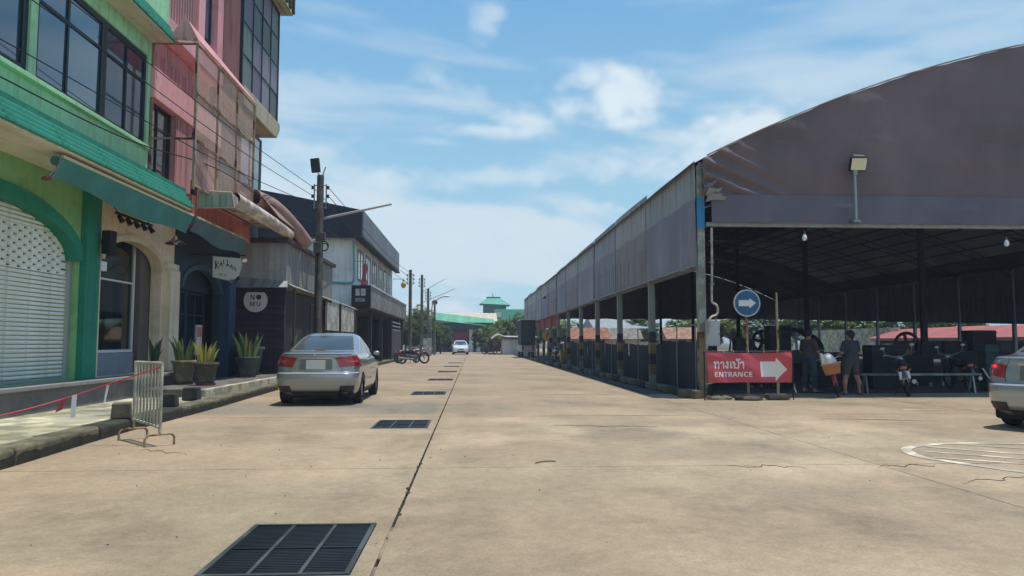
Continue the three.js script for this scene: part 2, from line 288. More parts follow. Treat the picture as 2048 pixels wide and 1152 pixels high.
// drain covers
GR.forEach((cz, k) => {
  const o = thing('drain_cover', ['nearest dark steel drain cover, largest one in the road', 'second nearest drain cover, behind the largest one', 'third drain cover, level with the parked sedan', 'fourth drain cover along the road joint', 'fifth drain cover, dark patch beyond the sedan', 'sixth drain cover, thin dark patch far along', 'farthest drain cover before the white car'][k], 'drain cover', 'steel drain covers along the road joint');
  const w = GX1 - GX0, gm = mat(0x20272c, { map: T.grime, roughness: 0.55, metalness: 0.4 }), fr = mat(0x596063, { map: T.grime, roughness: 0.6, metalness: 0.4 });
  new G().box(GX0 + 0.005, GX0 + 0.035, -0.03, 0.008, cz - GH + 0.006, cz + GH - 0.006).box(GX1 - 0.035, GX1 - 0.005, -0.03, 0.008, cz - GH + 0.006, cz + GH - 0.006).box(GX0 + 0.035, GX1 - 0.035, -0.03, 0.007, cz - GH + 0.006, cz - GH + 0.032).box(GX0 + 0.035, GX1 - 0.035, -0.03, 0.007, cz + GH - 0.032, cz + GH - 0.006).mesh('frame', fr, o);
  for (const i of [1, 2]) new G().box(GX0 + w * i / 3 - 0.011, GX0 + w * i / 3 + 0.011, -0.03, 0.004, cz - GH + 0.034, cz + GH - 0.034).mesh('divider', fr, o);
  for (let i = 0; i < 3; i++) {
    const a = GX0 + w * i / 3 + (i ? 0.013 : 0.037), b = GX0 + w * (i + 1) / 3 - (i < 2 ? 0.013 : 0.037), p = new G(), n = k < 3 ? 34 : 12;
    for (let j = 0; j < n; j++) { const z = cz - GH + 0.045 + (2 * GH - 0.09) * j / (n - 1), t = (2 * GH) / n * 0.31; p.box(a, b, -0.03, j === 17 ? 0.002 : -0.003, z - t, z + t); }
    p.mesh('grating', gm, o);
  }
  settle(o);
});
{ const g = new G(); for (let z = -5.25; z < 5; z += 0.9) g.box(-0.5515, -0.5305, -0.034, rr(-0.006, -0.003), z, z + rr(0.6, 0.88)); g.mesh('joint_mortar', mat(0x968672, { map: T.grime }), road); }
// cracks
{
  const ck = mat(0x4a4034, { roughness: 1 });
  for (const [x0, z0, x1, z1] of [[2.6, -7.66, 3.35, -7.5], [4.1, -7.5, 4.8, -7.55], [4.4, -6.6, 5.4, -6.95], [-3.9, -9.1, -3.2, -8.7], [1.2, -11.4, 2.8, -11.2], [5.8, -12.2, 7.4, -11.7]]) {
    const n = 30, g = new G(), P = (t) => { const x = mix(x0, x1, t), z = mix(z0, z1, t), w = 0.16 * (fbm3(t * 7 + x0 * 9, 1, 2, 5) - 0.5); return [x + w * (z1 - z0), 0.0, z + w * 2]; };
    for (let i = 0; i < n; i++) { const a = P(i / n), b = P((i + 1) / n), w = 0.0038 * Math.sin(Math.PI * (i + 0.5) / n) * (0.3 + 1.2 * fbm3(i * 1.7, x0, 3, 2)); const y = (q) => (fbm3(q[0] * 0.4, 6, q[2] * 0.4, 3) - 0.5) * 0.012 + 0.002; g.bar([a[0], y(a), a[2]], [b[0], y(b), b[2]], w * 2.4, 0.004); }
    g.mesh('crack', ck, road);
  }
}
// painted hatching and lines on the forecourt
{
  const strip = (pts, w, y = 0.0105) => { const s = [], g = new THREE.BufferGeometry(); const c = new THREE.CatmullRomCurve3(pts.map(([x, z]) => V3(x, 0, z))).getPoints(pts.length * 6), yv = (x, z) => (fbm3(x * 0.4, 6, z * 0.4, 3) - 0.5) * 0.012 + 0.005;
    for (let i = 0; i + 1 < c.length; i++) { const d = c[i + 1].clone().sub(c[i]).normalize(), n = V3(-d.z, 0, d.x).multiplyScalar(w / 2); const q = [c[i].clone().add(n), c[i].clone().sub(n), c[i + 1].clone().sub(n), c[i + 1].clone().add(n)]; q.forEach((v) => { v.y = yv(v.x, v.z); }); for (const k of [0, 3, 1, 1, 3, 2]) s.push(...q[k].toArray()); }
    g.setAttribute('position', new THREE.Float32BufferAttribute(s, 3)); g.computeVertexNormals(); return g; };
  const paint = mat(0xd9d2bd, { map: T.grime, roughness: 0.8 });
  const o = struct('road_marking', 'worn white painted hatched island on the forecourt');
  const ln = (pts, w) => put('painted_line', triUV(strip(pts, w)), paint, o);
  ln([[5.02, -8.4], [5.14, -8.69], [5.44, -8.94], [6.08, -9.13], [6.82, -9.03], [9, -8.6]], 0.12);
  ln([[5.02, -8.48], [4.96, -8.1], [5.07, -7.76], [5.37, -7.11], [6.2, -5.6]], 0.12);
  ln([[5.5, -8.86], [6.21, -8.2], [7.6, -6.9]], 0.08); ln([[5.24, -8.5], [5.97, -7.89], [7.2, -6.6]], 0.08); ln([[5.07, -8.06], [5.73, -7.57], [7, -6.4]], 0.08);
  ln([[6.08, -8.98], [7.3, -8.1]], 0.08);
  const p = struct('road_marking', 'pale painted line in front of the market shed'); put('painted_line', triUV(strip([[8, -13.6], [14, -13.9]], 0.1)), paint, p);
}
// kerb and pavement on the left
const kerbAlgae = mat(0x34352d, { map: T.grime, bumpMap: T.bump, bumpScale: 0.004, roughness: 1, side: THREE.DoubleSide });
const pave = struct('pavement', 'pale worn pavement in front of the shophouses');
{
  for (let z = 3; z > -60; z -= 1.0) {
    const xa = kerbX(z), xb = kerbX(z - 1), g = new RoundedBoxGeometry(0.3, 0.34, 0.985, 3, 0.045); const ang = Math.atan2(xb - xa, -1);
    g.rotateY(ang + Math.PI); g.translate((xa + xb) / 2 - 0.15, 0.015 + rr(-0.006, 0.006), z - 0.5);
    const ks = put('kerb_stone', triUV(g), z < -9 && z > -13 ? M.kerbDark : M.kerb, pave);
    const al = sheet((u, v) => [0.1515 + 0.002 * v, mix(-0.14, -0.01 + 0.075 * fbm3(u * 6 + z * 5, 2, 3, 4) + 0.05, v), (u - 0.5) * 0.96], 24, 4); al.rotateY(ang + Math.PI + Math.PI * 0); if (Math.cos(ang + Math.PI) < 0) al.rotateY(Math.PI); al.translate((xa + xb) / 2 - 0.15, 0.035, z - 0.5); put('algae_crust', al, kerbAlgae, ks);
  }
  const sg = [0, 1, 2, 3].map(() => new RoundedBoxGeometry(1, 0.2, 1, 1, 0.012));
  const vs = [M.walk, mat(0xb4b096, { map: T.grime, roughness: 0.95, bumpMap: T.bump, bumpScale: 0.003 }), mat(0xa9a996, { map: T.grime, roughness: 0.95, bumpMap: T.bump, bumpScale: 0.003 })];
  for (let z = 3; z > -60; z -= 1.2) {
    const x1 = Math.min(kerbX(z), kerbX(z - 1.2)) - 0.31, xs = [x1, x1 - 0.98, z > -36 ? -7.15 : -6.4];
    for (let i = 0; i < 2; i++) { const g = new RoundedBoxGeometry(xs[i] - xs[i + 1] - 0.012, 0.2, 1.188, 1, 0.01); g.translate((xs[i] + xs[i + 1]) / 2, 0.07 + rr(-0.004, 0.004), z - 0.6); put('paving_slab', triUV(g), vs[Math.floor(rnd() * 3)], pave); }
  }
}
{ // concrete blocks on the kerb
  const b = (x, z, s, turn, label, m) => { const g = new RoundedBoxGeometry(s, s * 0.86, s, 3, 0.02); const p = g.attributes.position; for (let i = 0; i < p.count; i++) { const q = V3().fromBufferAttribute(p, i), n = 0.014 * (fbm3(q.x * 9 + x * 3, q.y * 9, q.z * 9 + z, 3) - 0.5); p.setXYZ(i, q.x * (1 - 0.12 * q.y / s) + n, q.y + n, q.z * (1 - 0.12 * q.y / s) + n); } g.computeVertexNormals(); g.translate(0, s * 0.43, 0); const o = put('concrete_block', triUV(g), m); o.position.set(x, 0.185, z); o.rotation.y = turn; tag(o, label, 'block', 'concrete blocks on the kerb'); };
  b(-5.0, -11.02, 0.25, 0.35, 'grey brown concrete block just left of the barrier', mat(0x6b6556, { map: T.grime, bumpMap: T.bump, bumpScale: 0.006 }));
  b(-5.1, -12.95, 0.25, 0.1, 'dark block seen behind the white barrier', mat(0x35373a, { map: T.grime, bumpMap: T.bump, bumpScale: 0.006 }));
  b(-5.28, -14.45, 0.27, 0.05, 'dark block on the kerb below the potted plants', mat(0x3a3b3c, { map: T.grime, bumpMap: T.bump, bumpScale: 0.006 }));
}
// kerb blocks along the right
for (let i = 0; i < 34; i++) {
  const z = -17.9 - i * 1.12, x = mix(4.95, 4.25, clamp((-z - 17.9) / 33)), g = new RoundedBoxGeometry(0.2, 0.17, i ? 1.06 : 0.95, 2, 0.025); g.translate(0, 0.085, 0);
  const o = put('kerb_block', triUV(g), i % 3 ? M.kerb : M.kerbDark); o.position.set(x + rr(-0.03, 0.03), 0.004, z); o.rotation.y = rr(-0.03, 0.03) - 0.02;
  const nth = ['nearest', 'second', 'third', 'fourth', 'fifth', 'sixth', 'seventh', 'eighth', 'ninth', 'tenth', 'eleventh', 'twelfth'][i];
  tag(o, nth ? `${nth} concrete kerb block of the row along the shed, counted from the corner` : 'small far kerb block in the distant half of the row along the shed', 'kerb block', 'kerb blocks along the shed');
}
{ const g = new RoundedBoxGeometry(0.36, 0.19, 0.62, 2, 0.03); g.translate(0, 0.095, 0); const o = put('kerb_block', triUV(g), M.kerb); o.position.set(5.0, 0.004, -16.85); o.rotation.y = 0.4; tag(o, 'loose kerb block by the shed corner post', 'kerb block'); }
// ---------------------------------------------------------------- left row of buildings
const RY90 = new THREE.Matrix4().makeRotationY(Math.PI / 2);
function wallX(outer, holes, x0, x1) {   // outline and holes in (z, y), thickness along x
  const s = new THREE.Shape(outer.map(([z, y]) => new THREE.Vector2(-z, y)));
  for (const h of holes) s.holes.push(new THREE.Path(h.map(([z, y]) => new THREE.Vector2(-z, y))));
  const g = new THREE.ExtrudeGeometry(s, { depth: x1 - x0, bevelEnabled: false }); g.applyMatrix4(RY90); g.translate(x0, 0, 0); return g;
}
const rectZ = (z0, z1, y0, y1) => [[z0, y0], [z1, y0], [z1, y1], [z0, y1]];
const archZ = (z0, z1, y0, ys, rise, n = 18) => { const c = (z0 + z1) / 2, a = (z1 - z0) / 2, p = [[z0, y0], [z1, y0]]; for (let i = 0; i <= n; i++) { const t = Math.PI * i / n; p.push([c + a * Math.cos(t), ys + rise * Math.sin(t)]); } return p; };
function archBand(z0, z1, ys, rise, w, x0, x1, n = 20) {
  const c = (z0 + z1) / 2, a = (z1 - z0) / 2, p = [];
  for (let i = 0; i <= n; i++) { const t = Math.PI * i / n; p.push([c + (a + w) * Math.cos(t), ys + (rise + w) * Math.sin(t)]); }
  for (let i = n; i >= 0; i--) { const t = Math.PI * i / n; p.push([c + a * Math.cos(t), ys + rise * Math.sin(t)]); }
  return wallX(p, [], x0, x1);
}
function windowX(parent, z0, z1, y0, y1, xf, cols, rows, o = {}) {   // framed window facing +x: frame, mullions, panes
  const fr = o.frame || M.frameDark, w = o.w || 0.06, d = o.d || 0.07;
  const f = put(o.name || 'window', wallX(rectZ(z0, z1, y0, y1), [rectZ(z0 + w, z1 - w, y0 + w, y1 - w)], xf - d, xf), fr, parent); triFix(f);
  const zs = [z0 + w, ...cols, z1 - w], ys = [y0 + w, ...rows, y1 - w], m = w * 0.6;
  for (const z of cols) new G().box(xf - d * 0.9, xf - 0.006, y0 + w, y1 - w, z - m / 2, z + m / 2).mesh('mullion', fr, f);
  for (const y of rows) for (let i = 0; i + 1 < zs.length; i++) new G().box(xf - d * 0.85, xf - 0.01, y - m / 2, y + m / 2, zs[i] + (i ? m / 2 : 0), zs[i + 1] - (i + 2 < zs.length ? m / 2 : 0)).mesh('transom', fr, f);
  for (let j = 0; j + 1 < ys.length; j++) for (let i = 0; i + 1 < zs.length; i++) {
    const g = new THREE.BoxGeometry(0.008, ys[j + 1] - ys[j], zs[i + 1] - zs[i]); g.rotateZ(rr(-0.004, 0.004)); g.rotateY(rr(-0.012, 0.012)); g.translate(xf - d * 0.55, (ys[j] + ys[j + 1]) / 2, (zs[i] + zs[i + 1]) / 2);
    put('pane', triUV(g), typeof o.glass === 'function' ? o.glass(i, j) : o.glass || M.glassBlue, f);
  }
  return f;
}
function triFix(m) { m.geometry = triUV(m.geometry); return m; }
const H1 = 0.6;   // shop floor

{ // ---- green shophouse with shutter bay and cream arched shopfront
  const o = thing('green_shophouse', 'light green shophouse with stepped teal ledges, roller shutter and cream arched shopfront', 'building');
  // ground floor, shutter bay
  triFix(put('wall', wallX([[3, H1], [-13.8, H1], [-13.8, 4.14], [3, 4.14]], [archZ(-13.75, -8.85, H1 - 0.0, 2.72, 0.86).map(([z, y]) => [z, Math.max(y, H1 + 0.001)])], -7.35, -7.1), M.greenWall2, o)).userData.label = 'green wall around the roller shutter';
  triFix(put('arch_trim', archBand(-13.62, -8.98, 2.72, 0.74, 0.24, -7.34, -7.04), M.greenPillar, o)).userData.label = 'dark green arch over the shutter';
  new G().box(-7.3, -6.98, H1, 4.14, -14.3, -13.8, 0.015).mesh('pillar', M.greenPillar, o);
  new G().box(-7.3, -6.98, H1, 4.14, -8.8, -8.4, 0.015).mesh('pillar', M.greenPillar, o);
  new G().box(-7.32, -7.2, H1, 3.0, -13.74, -13.66).mesh('shutter_guide', M.alu, o);
  const sh = new G().box(-7.5, -7.46, H1, 3.7, -13.74, -8.86).mesh('roller_shutter', M.black, o, { label: 'pale roller shutter with rows of small slots near the top' });
  { // slats
    const pr = (p) => new G().prismZ(p, -13.7, -8.9);
    const prof = [[-7.3, 0], [-7.27, 0.008], [-7.256, 0.03], [-7.264, 0.056], [-7.3, 0.068]], sg = pr(prof).geo();
    for (let i = 0; i < 41; i++) {
      const y = H1 + 0.06 + i * 0.0715, row = i - 25;
      if (row >= 0 && row < 10) {
        const g = new G(), off = (row % 2) * 0.14;
        g.box(-7.3, -7.262, 0, 0.018, -13.7, -8.9).box(-7.3, -7.262, 0.05, 0.068, -13.7, -8.9);
        for (let z = -13.7 + 0.25 + off; z < -8.9; z += 0.28) g.box(-7.298, -7.262, 0.018, 0.05, z - 0.28 + 0.1, z);
        const m = g.mesh('slat', M.shutter, sh); m.position.y = y;
      } else { const m = put('slat', sg, M.shutter, sh); m.position.y = y; }
    }
    new G().box(-7.31, -7.24, H1 + 0.003, H1 + 0.055, -13.7, -8.9, 0.008).mesh('bottom_rail', M.alu, sh);
  }
  // cream shopfront bay
  triFix(put('shopfront_wall', wallX([[-14.3, H1], [-18.05, H1], [-18.05, 4.14], [-14.3, 4.14]], [archZ(-17.35, -14.58, H1, 2.86, 0.56).map(([z, y]) => [z, Math.max(y, H1 + 0.001)])], -7.34, -7.1), M.cream, o)).userData.label = 'cream wall with an arched opening';
  triFix(put('arch_trim', archBand(-17.3, -14.63, 2.86, 0.5, 0.13, -7.3, -7.055), mat(0xd8c7a6, { map: T.plaster }), o)).userData.label = 'pale cream arch moulding';
  new G().box(-7.3, -6.94, H1, 2.95, -18.05, -17.5, 0.03).mesh('pillar', M.cream, o, { label: 'cream pillar at the end of the arch' });
  new G().box(-7.3, -6.98, 2.95, 3.1, -18.08, -17.46, 0.03).mesh('capital', M.cream, o);
  // recess: window, kick panel, door
  new G().box(-7.8, -7.42, H1, 1.04, -16.8, -14.95).mesh('kick_panel', mat(0x8d949c, { map: T.plaster }), o);
  new G().box(-7.8, -7.36, H1, 3.6, -17.5, -16.86).mesh('inner_wall', mat(0x6b6058, { map: T.plaster }), o);
  windowX(o, -16.82, -14.95, 1.05, 3.5, -7.45, [], [2.55], { frame: M.frameWhite, glass: M.pane, name: 'shop_window' });
  windowX(o, -14.9, -14.4, H1 + 0.01, 2.6, -7.44, [], [], { frame: M.frameWhite, glass: M.glassDark, name: 'shop_door', w: 0.045 });
  new G().box(-7.52, -7.44, 2.62, 3.55, -14.93, -14.36).mesh('door_header', mat(0x716a60, { map: T.plaster }), o);
  // the room behind the window
  new G().box(-9.7, -9.5, H1, 3.6, -17.55, -14.31).mesh('room_back_wall', mat(0xd8d0c0, { map: T.plaster }), o);
  new G().box(-11, -7.9, H1, 3.6, -17.75, -17.56).box(-11, -7.9, H1, 3.6, -14.3, -14.12).mesh('room_side_wall', mat(0xc8c0b2, { map: T.plaster }), o);
  new G().box(-11, -7.9, 3.6, 3.7, -17.7, -14.15).mesh('room_ceiling', M.offwhite, o);
  for (const [z, y, w, h, c] of [[-15.35, 2.2, 0.5, 0.7, 0x3a4a52], [-16.3, 2.5, 0.4, 0.5, 0xd5d2c4], [-16.35, 1.9, 0.5, 0.35, 0x2d2b28], [-15.9, 2.75, 0.3, 0.3, 0x4d3a2a]]) new G().box(-9.49, -9.46, y - h / 2, y + h / 2, z - w / 2, z + w / 2, 0.01).mesh('picture', mat(c, { roughness: 0.6 }), o);
  new G().box(-9.3, -8.9, H1, 1.45, -17.3, -14.5, 0.02).mesh('counter', mat(0x4d4a46, { map: T.streak }), o);
  for (const z of [-15, -15.7, -16.4]) new G().box(-8.9, -8.5, H1, 1.3, z - 0.2, z + 0.2, 0.05).box(-8.9, -8.84, 1.3, 1.75, z - 0.2, z + 0.2, 0.02).mesh('chair', M.dark, o);
  // plinth
  new G().box(-12, -6.72, 0.0, H1 - 0.07, -18.1, 3).mesh('plinth', M.step, o, { label: 'grey raised step' });
  new G().box(-12, -6.66, H1 - 0.07, H1, -18.1, 3, 0.015).mesh('plinth_top', mat(0x8f8d88, { map: T.plaster }), o);
  // ledge between floors
  new G().box(-7.2, -6.14, 4.14, 4.17, -16.44, 3).mesh('soffit', M.soffit, o);
  for (let i = 0; i < 5; i++) new G().box(-7.1, -6.09 - i * 0.05 - (i > 3 ? 0.06 : 0), 4.172 + i * 0.088, 4.172 + (i + 1) * 0.088 - 0.012, -16.46 + i * 0.02, 3, 0.018).mesh('ledge', M.greenTrim, o);
  for (let i = 0; i < 26; i++) { const z = -12.6 - i * 0.13 + rr(-0.04, 0.04), h = rr(0.03, 0.075), w = rr(0.02, 0.05); if (rnd() < 0.25) continue; new G().box(-6.352, -6.346, 4.6 - h, 4.6, z - w, z + w).mesh('peeled_patch', mat([0x8a7a62, 0x9a8a70, 0x6f6a58][i % 3], { map: T.grime }), o); }
  new G().box(-7.1, -6.26, 4.172, 4.6, -16.41, 2.9).mesh('ledge_core', M.greenPillar, o);
  // upper wall with two window openings
  triFix(put('upper_wall', wallX([[3, 4.5], [-16.42, 4.5], [-16.42, 7.9], [3, 7.9]], [rectZ(-12, -4.2, 5.52, 7.5), rectZ(-16.28, -12.2, 5.52, 7.5)], -7.32, -7.1), M.greenWall, o));
  const gl = [M.glassBlue, phys(0x3f6170, { roughness: 0.05, metalness: 0.25, clearcoat: 1 }), phys(0x2d4a5c, { roughness: 0.07, metalness: 0.25, clearcoat: 1 })];
  windowX(o, -12, -8, 5.52, 7.5, -7.14, [-10.7, -9.4], [6.9], { w: 0.13, glass: () => gl[Math.floor(rnd() * 3)] });
  windowX(o, -7.99, -4.2, 5.52, 7.5, -7.14, [-6.8, -5.5], [6.9], { w: 0.13, glass: () => gl[Math.floor(rnd() * 3)] });
  windowX(o, -14.45, -12.2, 5.52, 7.5, -7.14, [-13.2], [6.9], { w: 0.1, glass: () => gl[Math.floor(rnd() * 3)] });
  windowX(o, -16.28, -14.46, 5.52, 7.5, -7.14, [-15.4], [6.9], { w: 0.1, glass: () => gl[Math.floor(rnd() * 3)] });
  new G().box(-7.31, -7.02, 5.44, 5.52, -16.32, 3, 0.01).mesh('window_sill', M.greenWall, o);
  // upper ledge and parapet
  new G().box(-7.2, -6.64, 7.87, 7.9, -16.42, 3).mesh('soffit', M.soffit, o);
  for (let i = 0; i < 4; i++) new G().box(-7.1, -6.6 - i * 0.03, 7.902 + i * 0.085, 7.902 + (i + 1) * 0.085 - 0.012, -16.46 + i * 0.015, 3, 0.016).mesh('ledge', M.greenTrim, o);
  new G().box(-7.3, -6.74, 7.902, 10.6, -16.4, 3).mesh('parapet', M.greenWall, o);
  new G().box(-14, -11.25, 0, 10.4, -18, 3).box(-11.25, -7.53, 4.14, 10.4, -16.4, 3).box(-11.25, -7.53, H1, 4.14, -14.1, 3).mesh('rear_block', M.greenWall, o);
  settle(o);
}
{ // ---- awnings folded up under the ledge
  const roll = (z0, z1, label, m, m2, tip) => {
    const o = thing('folded_awning', label, 'awning', 'awnings folded up along the shophouses');
    const n = 9, pts = []; for (let i = 0; i <= n; i++) pts.push(i / n);
    const g = new G(); for (let i = 0; i < n; i++) { const a = pts[i], b = pts[i + 1], s = (t) => 0.04 * Math.sin(t * 9) - 0.06 * Math.sin(Math.PI * t); g.quad([-6.2, 4.06 + s(a) * 0.3, mix(z0, z1, a)], [-6.2, 4.06 + s(b) * 0.3, mix(z0, z1, b)], [-6.36, mix(3.76, 3.66, b) + s(b), mix(z0, z1, b)], [-6.36, mix(3.76, 3.66, a) + s(a), mix(z0, z1, a)], 0.02); }
    g.mesh('fabric', m, o);
    new G().cyl([-6.3, 4.0, z0], [-6.3, 4.0, z1], 0.075, 0.075, 14).mesh('roller', m, o);
    new G().box(-6.22, -6.17, 4.04, 4.09, z1, z0, 0.01).mesh('front_bar', m2, o);
    for (const z of [z0 - 0.3, z1 + 0.3]) new G().box(-6.36, -6.24, 4.0, 4.14, z - 0.03, z + 0.03).mesh('bracket', M.steel, o);
    if (tip) { new G().tube([[-6.2, 4.05, z0 + 0.02], [-6.25, 3.75, z0 + 0.1], [-6.3, 3.68, z0 + 0.22], [-6.22, 3.72, z0 + 0.26], [-6.16, 4.0, z0 + 0.04]], 0.012).mesh('crank_rope', M.steel, o); new G().sph([-6.3, 3.68, z0 + 0.2], 0.05, 1.6, 0.7, 1).mesh('handle', mat(0x7d3b2c, { roughness: 0.6 }), o); }
    settle(o);
  };
  roll(-11.42, -16.7, 'teal fabric awning folded up under the green ledge', M.teal, mat(0xc7c19a), true);
  roll(-16.95, -20.6, 'grey blue awning folded up beyond the teal one', M.tealDark, mat(0xc9bd93, { map: T.grime }));
}
{ // ---- dark blue shop
  const o = thing('blue_shop', 'dark navy shopfront with an arch between the cream arch and the round sign', 'building');
  triFix(put('wall', wallX([[-18.1, 0.3], [-22.3, 0.3], [-22.3, 4.6], [-18.1, 4.6]], [archZ(-21.3, -18.5, 0.3, 2.6, 0.6).map(([z, y]) => [z, Math.max(y, 0.301)])], -7.3, -7.1), mat(0x233845, { map: T.plaster }), o));
  triFix(put('arch_trim', archBand(-21.25, -18.55, 2.6, 0.55, 0.14, -7.25, -7.05), mat(0x35505c, { map: T.plaster }), o));
  new G().box(-7.3, -6.85, 0.3, 3.2, -21.95, -21.4, 0.02).mesh('pillar', mat(0x2f4a6c, { map: T.plaster }), o, { label: 'blue pillar' });
  windowX(o, -21.3, -19.95, 0.32, 2.6, -7.5, [-20.6], [2.0], { frame: mat(0x22344d), glass: M.glassDark, name: 'door' });
  windowX(o, -19.94, -18.5, 0.32, 2.6, -7.5, [-19.2], [2.0], { frame: mat(0x22344d), glass: M.glassDark, name: 'shop_window' });
  new G().box(-7.6, -7.4, 2.61, 3.3, -21.35, -18.45).mesh('header', M.navy, o);
  new G().box(-7.43, -7.41, 1.15, 1.75, -19.1, -18.75).mesh('poster', mat(0xb9a8a8, { map: T.grime }), o);
  new G().box(-11, -7.62, 0, 4.6, -22.3, -18.1).mesh('rear_block', M.dark, o);
  new G().box(-7.3, -6.5, 0, 0.3, -22.3, -18.12).mesh('plinth', M.step, o);
  settle(o);
}
{ // raised slab the pots stand on
  const o = struct('pavement', 'raised concrete slab with the potted plants');
  new G().box(-6.6, -5.42, 0.1, 0.335, -22.4, -15.3, 0.02).mesh('raised_slab', mat(0x75716a, { map: T.grime }), o);
  new G().box(-5.42, -5.3, 0.1, 0.33, -22.4, -15.25, 0.02).mesh('slab_edge', M.walk, o);
}
{ // ---- pink shophouse
  const o = thing('pink_shophouse', 'faded pink shophouse behind a wire mesh screen', 'building');
  new G().box(-7.3, -7.1, 4.61, 4.95, -20.8, -16.48).mesh('ledge', M.pinkDark, o);
  new G().box(-7.35, -7.02, 6.66, 7.36, -20.8, -16.48, 0.01).mesh('parapet_band', mat(0xfabcc2, { map: T.plaster }), o);
  new G().box(-7.5, -7.35, 7.36, 8.4, -20.8, -16.48).mesh('upper_recess', M.pinkDark, o);
  for (const z of [-18.35, -20.5]) new G().box(-7.36, -7.08, 4.95, 6.66, z - 0.5, z + 0.5).mesh('pillar', M.pinkDark, o);
  windowX(o, -17.82, -16.5, 4.96, 6.65, -7.2, [-17.1], [], { glass: M.glassDark });
  windowX(o, -19.98, -18.87, 4.96, 6.65, -7.2, [-19.4], [], { glass: M.glassDark });
  new G().box(-7.4, -7.0, 8.4, 8.75, -20.8, -16.48).mesh('ledge', M.pink, o);
  new G().box(-7.5, -7.36, 8.75, 13.6, -20.8, -16.48).mesh('top_wall', M.pinkDark, o);
  for (const z of [-16.7, -19.2, -20.6]) new G().box(-7.36, -7.05, 8.75, 13.6, z - 0.22, z + 0.22).mesh('pillar', M.pink, o);
  for (let z = -16.98; z > -18.95; z -= 0.16) new G().box(-7.2, -7.16, 8.8, 11.2, z - 0.018, z + 0.018).mesh('grille_bar', mat(0xb99a98), o);
  windowX(o, -20.3, -19.5, 9.4, 10.8, -7.2, [], [], { glass: M.glassBlue });
  new G().box(-12, -7.5, 4.6, 13.6, -20.8, -16.48).mesh('rear_block', M.pinkDark, o);
  settle(o);
}
{ // ---- wire mesh screen in front of the pink house
  const o = thing('mesh_screen', 'tall framed wire mesh screen with a pink sloping roof strip', 'screen');
  const zs = [-16.52, -17.95, -19.4, -20.9], ys = [4.72, 5.75, 6.82, 7.9], X = -6.15, fm = mat(0xb9a284, { map: T.rust, roughness: 0.8 });
  for (const z of zs) new G().box(X - 0.025, X + 0.025, 4.62, 7.92, z - 0.025, z + 0.025).mesh('post', fm, o);
  for (const y of ys) new G().box(X - 0.02, X + 0.02, y - 0.02, y + 0.02, -20.88, -16.54).mesh('rail', fm, o);
  new G().box(-7.12, -7.07, 4.62, 7.92, -16.545, -16.495).mesh('post', fm, o);
  for (const y of [5.75, 7.9]) new G().box(-7.07, X - 0.026, y - 0.02, y + 0.02, -16.54, -16.5).mesh('rail', fm, o);
  const net = tex(256, 0.12, (u, v) => { const a = (u * 4) % 1, b = (v * 4) % 1; return a < 0.27 || b < 0.27 ? 1 : 0.06; }, false);
  const cs = [0xe0b8aa, 0xd2baa8, 0xdcb6a6].map((c) => mat(c, { alphaMap: net, transparent: true, roughness: 0.9, map: T.plaster, side: THREE.DoubleSide }));
  for (let j = 0; j < 3; j++) for (let i = 0; i < 3; i++) { const g = new THREE.PlaneGeometry(zs[i] - zs[i + 1] - 0.06, ys[j + 1] - ys[j] - 0.05, 6, 6), p = g.attributes.position; for (let k = 0; k < p.count; k++) p.setZ(k, 0.03 * (fbm3(p.getX(k) * 2 + i * 9, p.getY(k) * 2, j * 5, 3) - 0.5)); g.rotateY(Math.PI / 2); g.translate(X - 0.02, (ys[j] + ys[j + 1]) / 2, (zs[i] + zs[i + 1]) / 2); g.computeVertexNormals(); put('mesh_panel', triUV(g), cs[(i + j) % 3], o); }
  const pr = mat(0xe8a8a8, { map: T.streak, roughness: 0.7 });
  new G().quad([-6.1, 7.93, -20.95], [-6.1, 7.93, -16.4], [-6.34, 8.38, -16.4], [-6.3, 8.2, -20.95], 0.02).mesh('roof_strip', pr, o);
  new G().prismZ([[-6.12, 7.93], [-6.4, 8.52], [-6.75, 7.95]], -16.44, -16.42).mesh('roof_end', pr, o);
  settle(o);
}
{ // ---- glass fronted tower house
  const o = thing('glass_front_building', 'tall narrow building with a dark glass grid front above a cream ledge', 'building');
  const X = -6.5, z0 = -24.7, z1 = -20.85;
  new G().prismX([[z0 - 0.05, 8.3], [z0 + 0.3, 7.95], [z1, 7.95], [z1, 8.5], [z0 - 0.05, 8.5]], -7.2, X + 0.06).mesh('ledge', mat(0xbdb39a, { map: T.streak }), o);
  const gs = [0x6a6270, 0x66736a, 0x786f7c, 0x54605a, 0x858088].map((c) => phys(c, { roughness: 0.45, specularIntensity: 0.35 }));
  windowX(o, z0, z1, 8.5, 12.3, X, [-23.75, -22.8, -21.85], [9.45, 10.4, 11.35], { w: 0.05, glass: () => gs[Math.floor(rnd() * 5)], name: 'curtain_wall' });
  new G().box(-12, X - 0.09, 8.5, 12.35, z0 + 0.02, z1).mesh('wall', mat(0xb08f8c, { map: T.streak }), o);
  new G().box(-12, X + 0.35, 12.35, 13.0, z0 - 0.3, z1).mesh('eave', mat(0xc9c09c, { map: T.streak }), o);
  for (let i = 0; i < 9; i++) new G().box(X + 0.32, X + 0.42, 12.4, 13.3, z0 - 0.32 + i * 0.45, z0 - 0.12 + i * 0.45, 0.02).mesh('roof_tile', mat(0x3f4a3c, { map: T.grime }), o);
  new G().box(-12, -7.05, 4.6, 7.95, z0 + 0.05, z1).mesh('lower_wall', mat(0x8d948c, { map: T.streak }), o);
  windowX(o, z0 + 0.1, -22.4, 5.6, 7.9, -6.97, [-23.4], [], { frame: mat(0x87908c), glass: M.glassDark });
  new G().box(-12, -7.06, 0, 4.6, z0 + 0.05, -22.32).mesh('ground_wall', M.dark, o);
  settle(o);
}
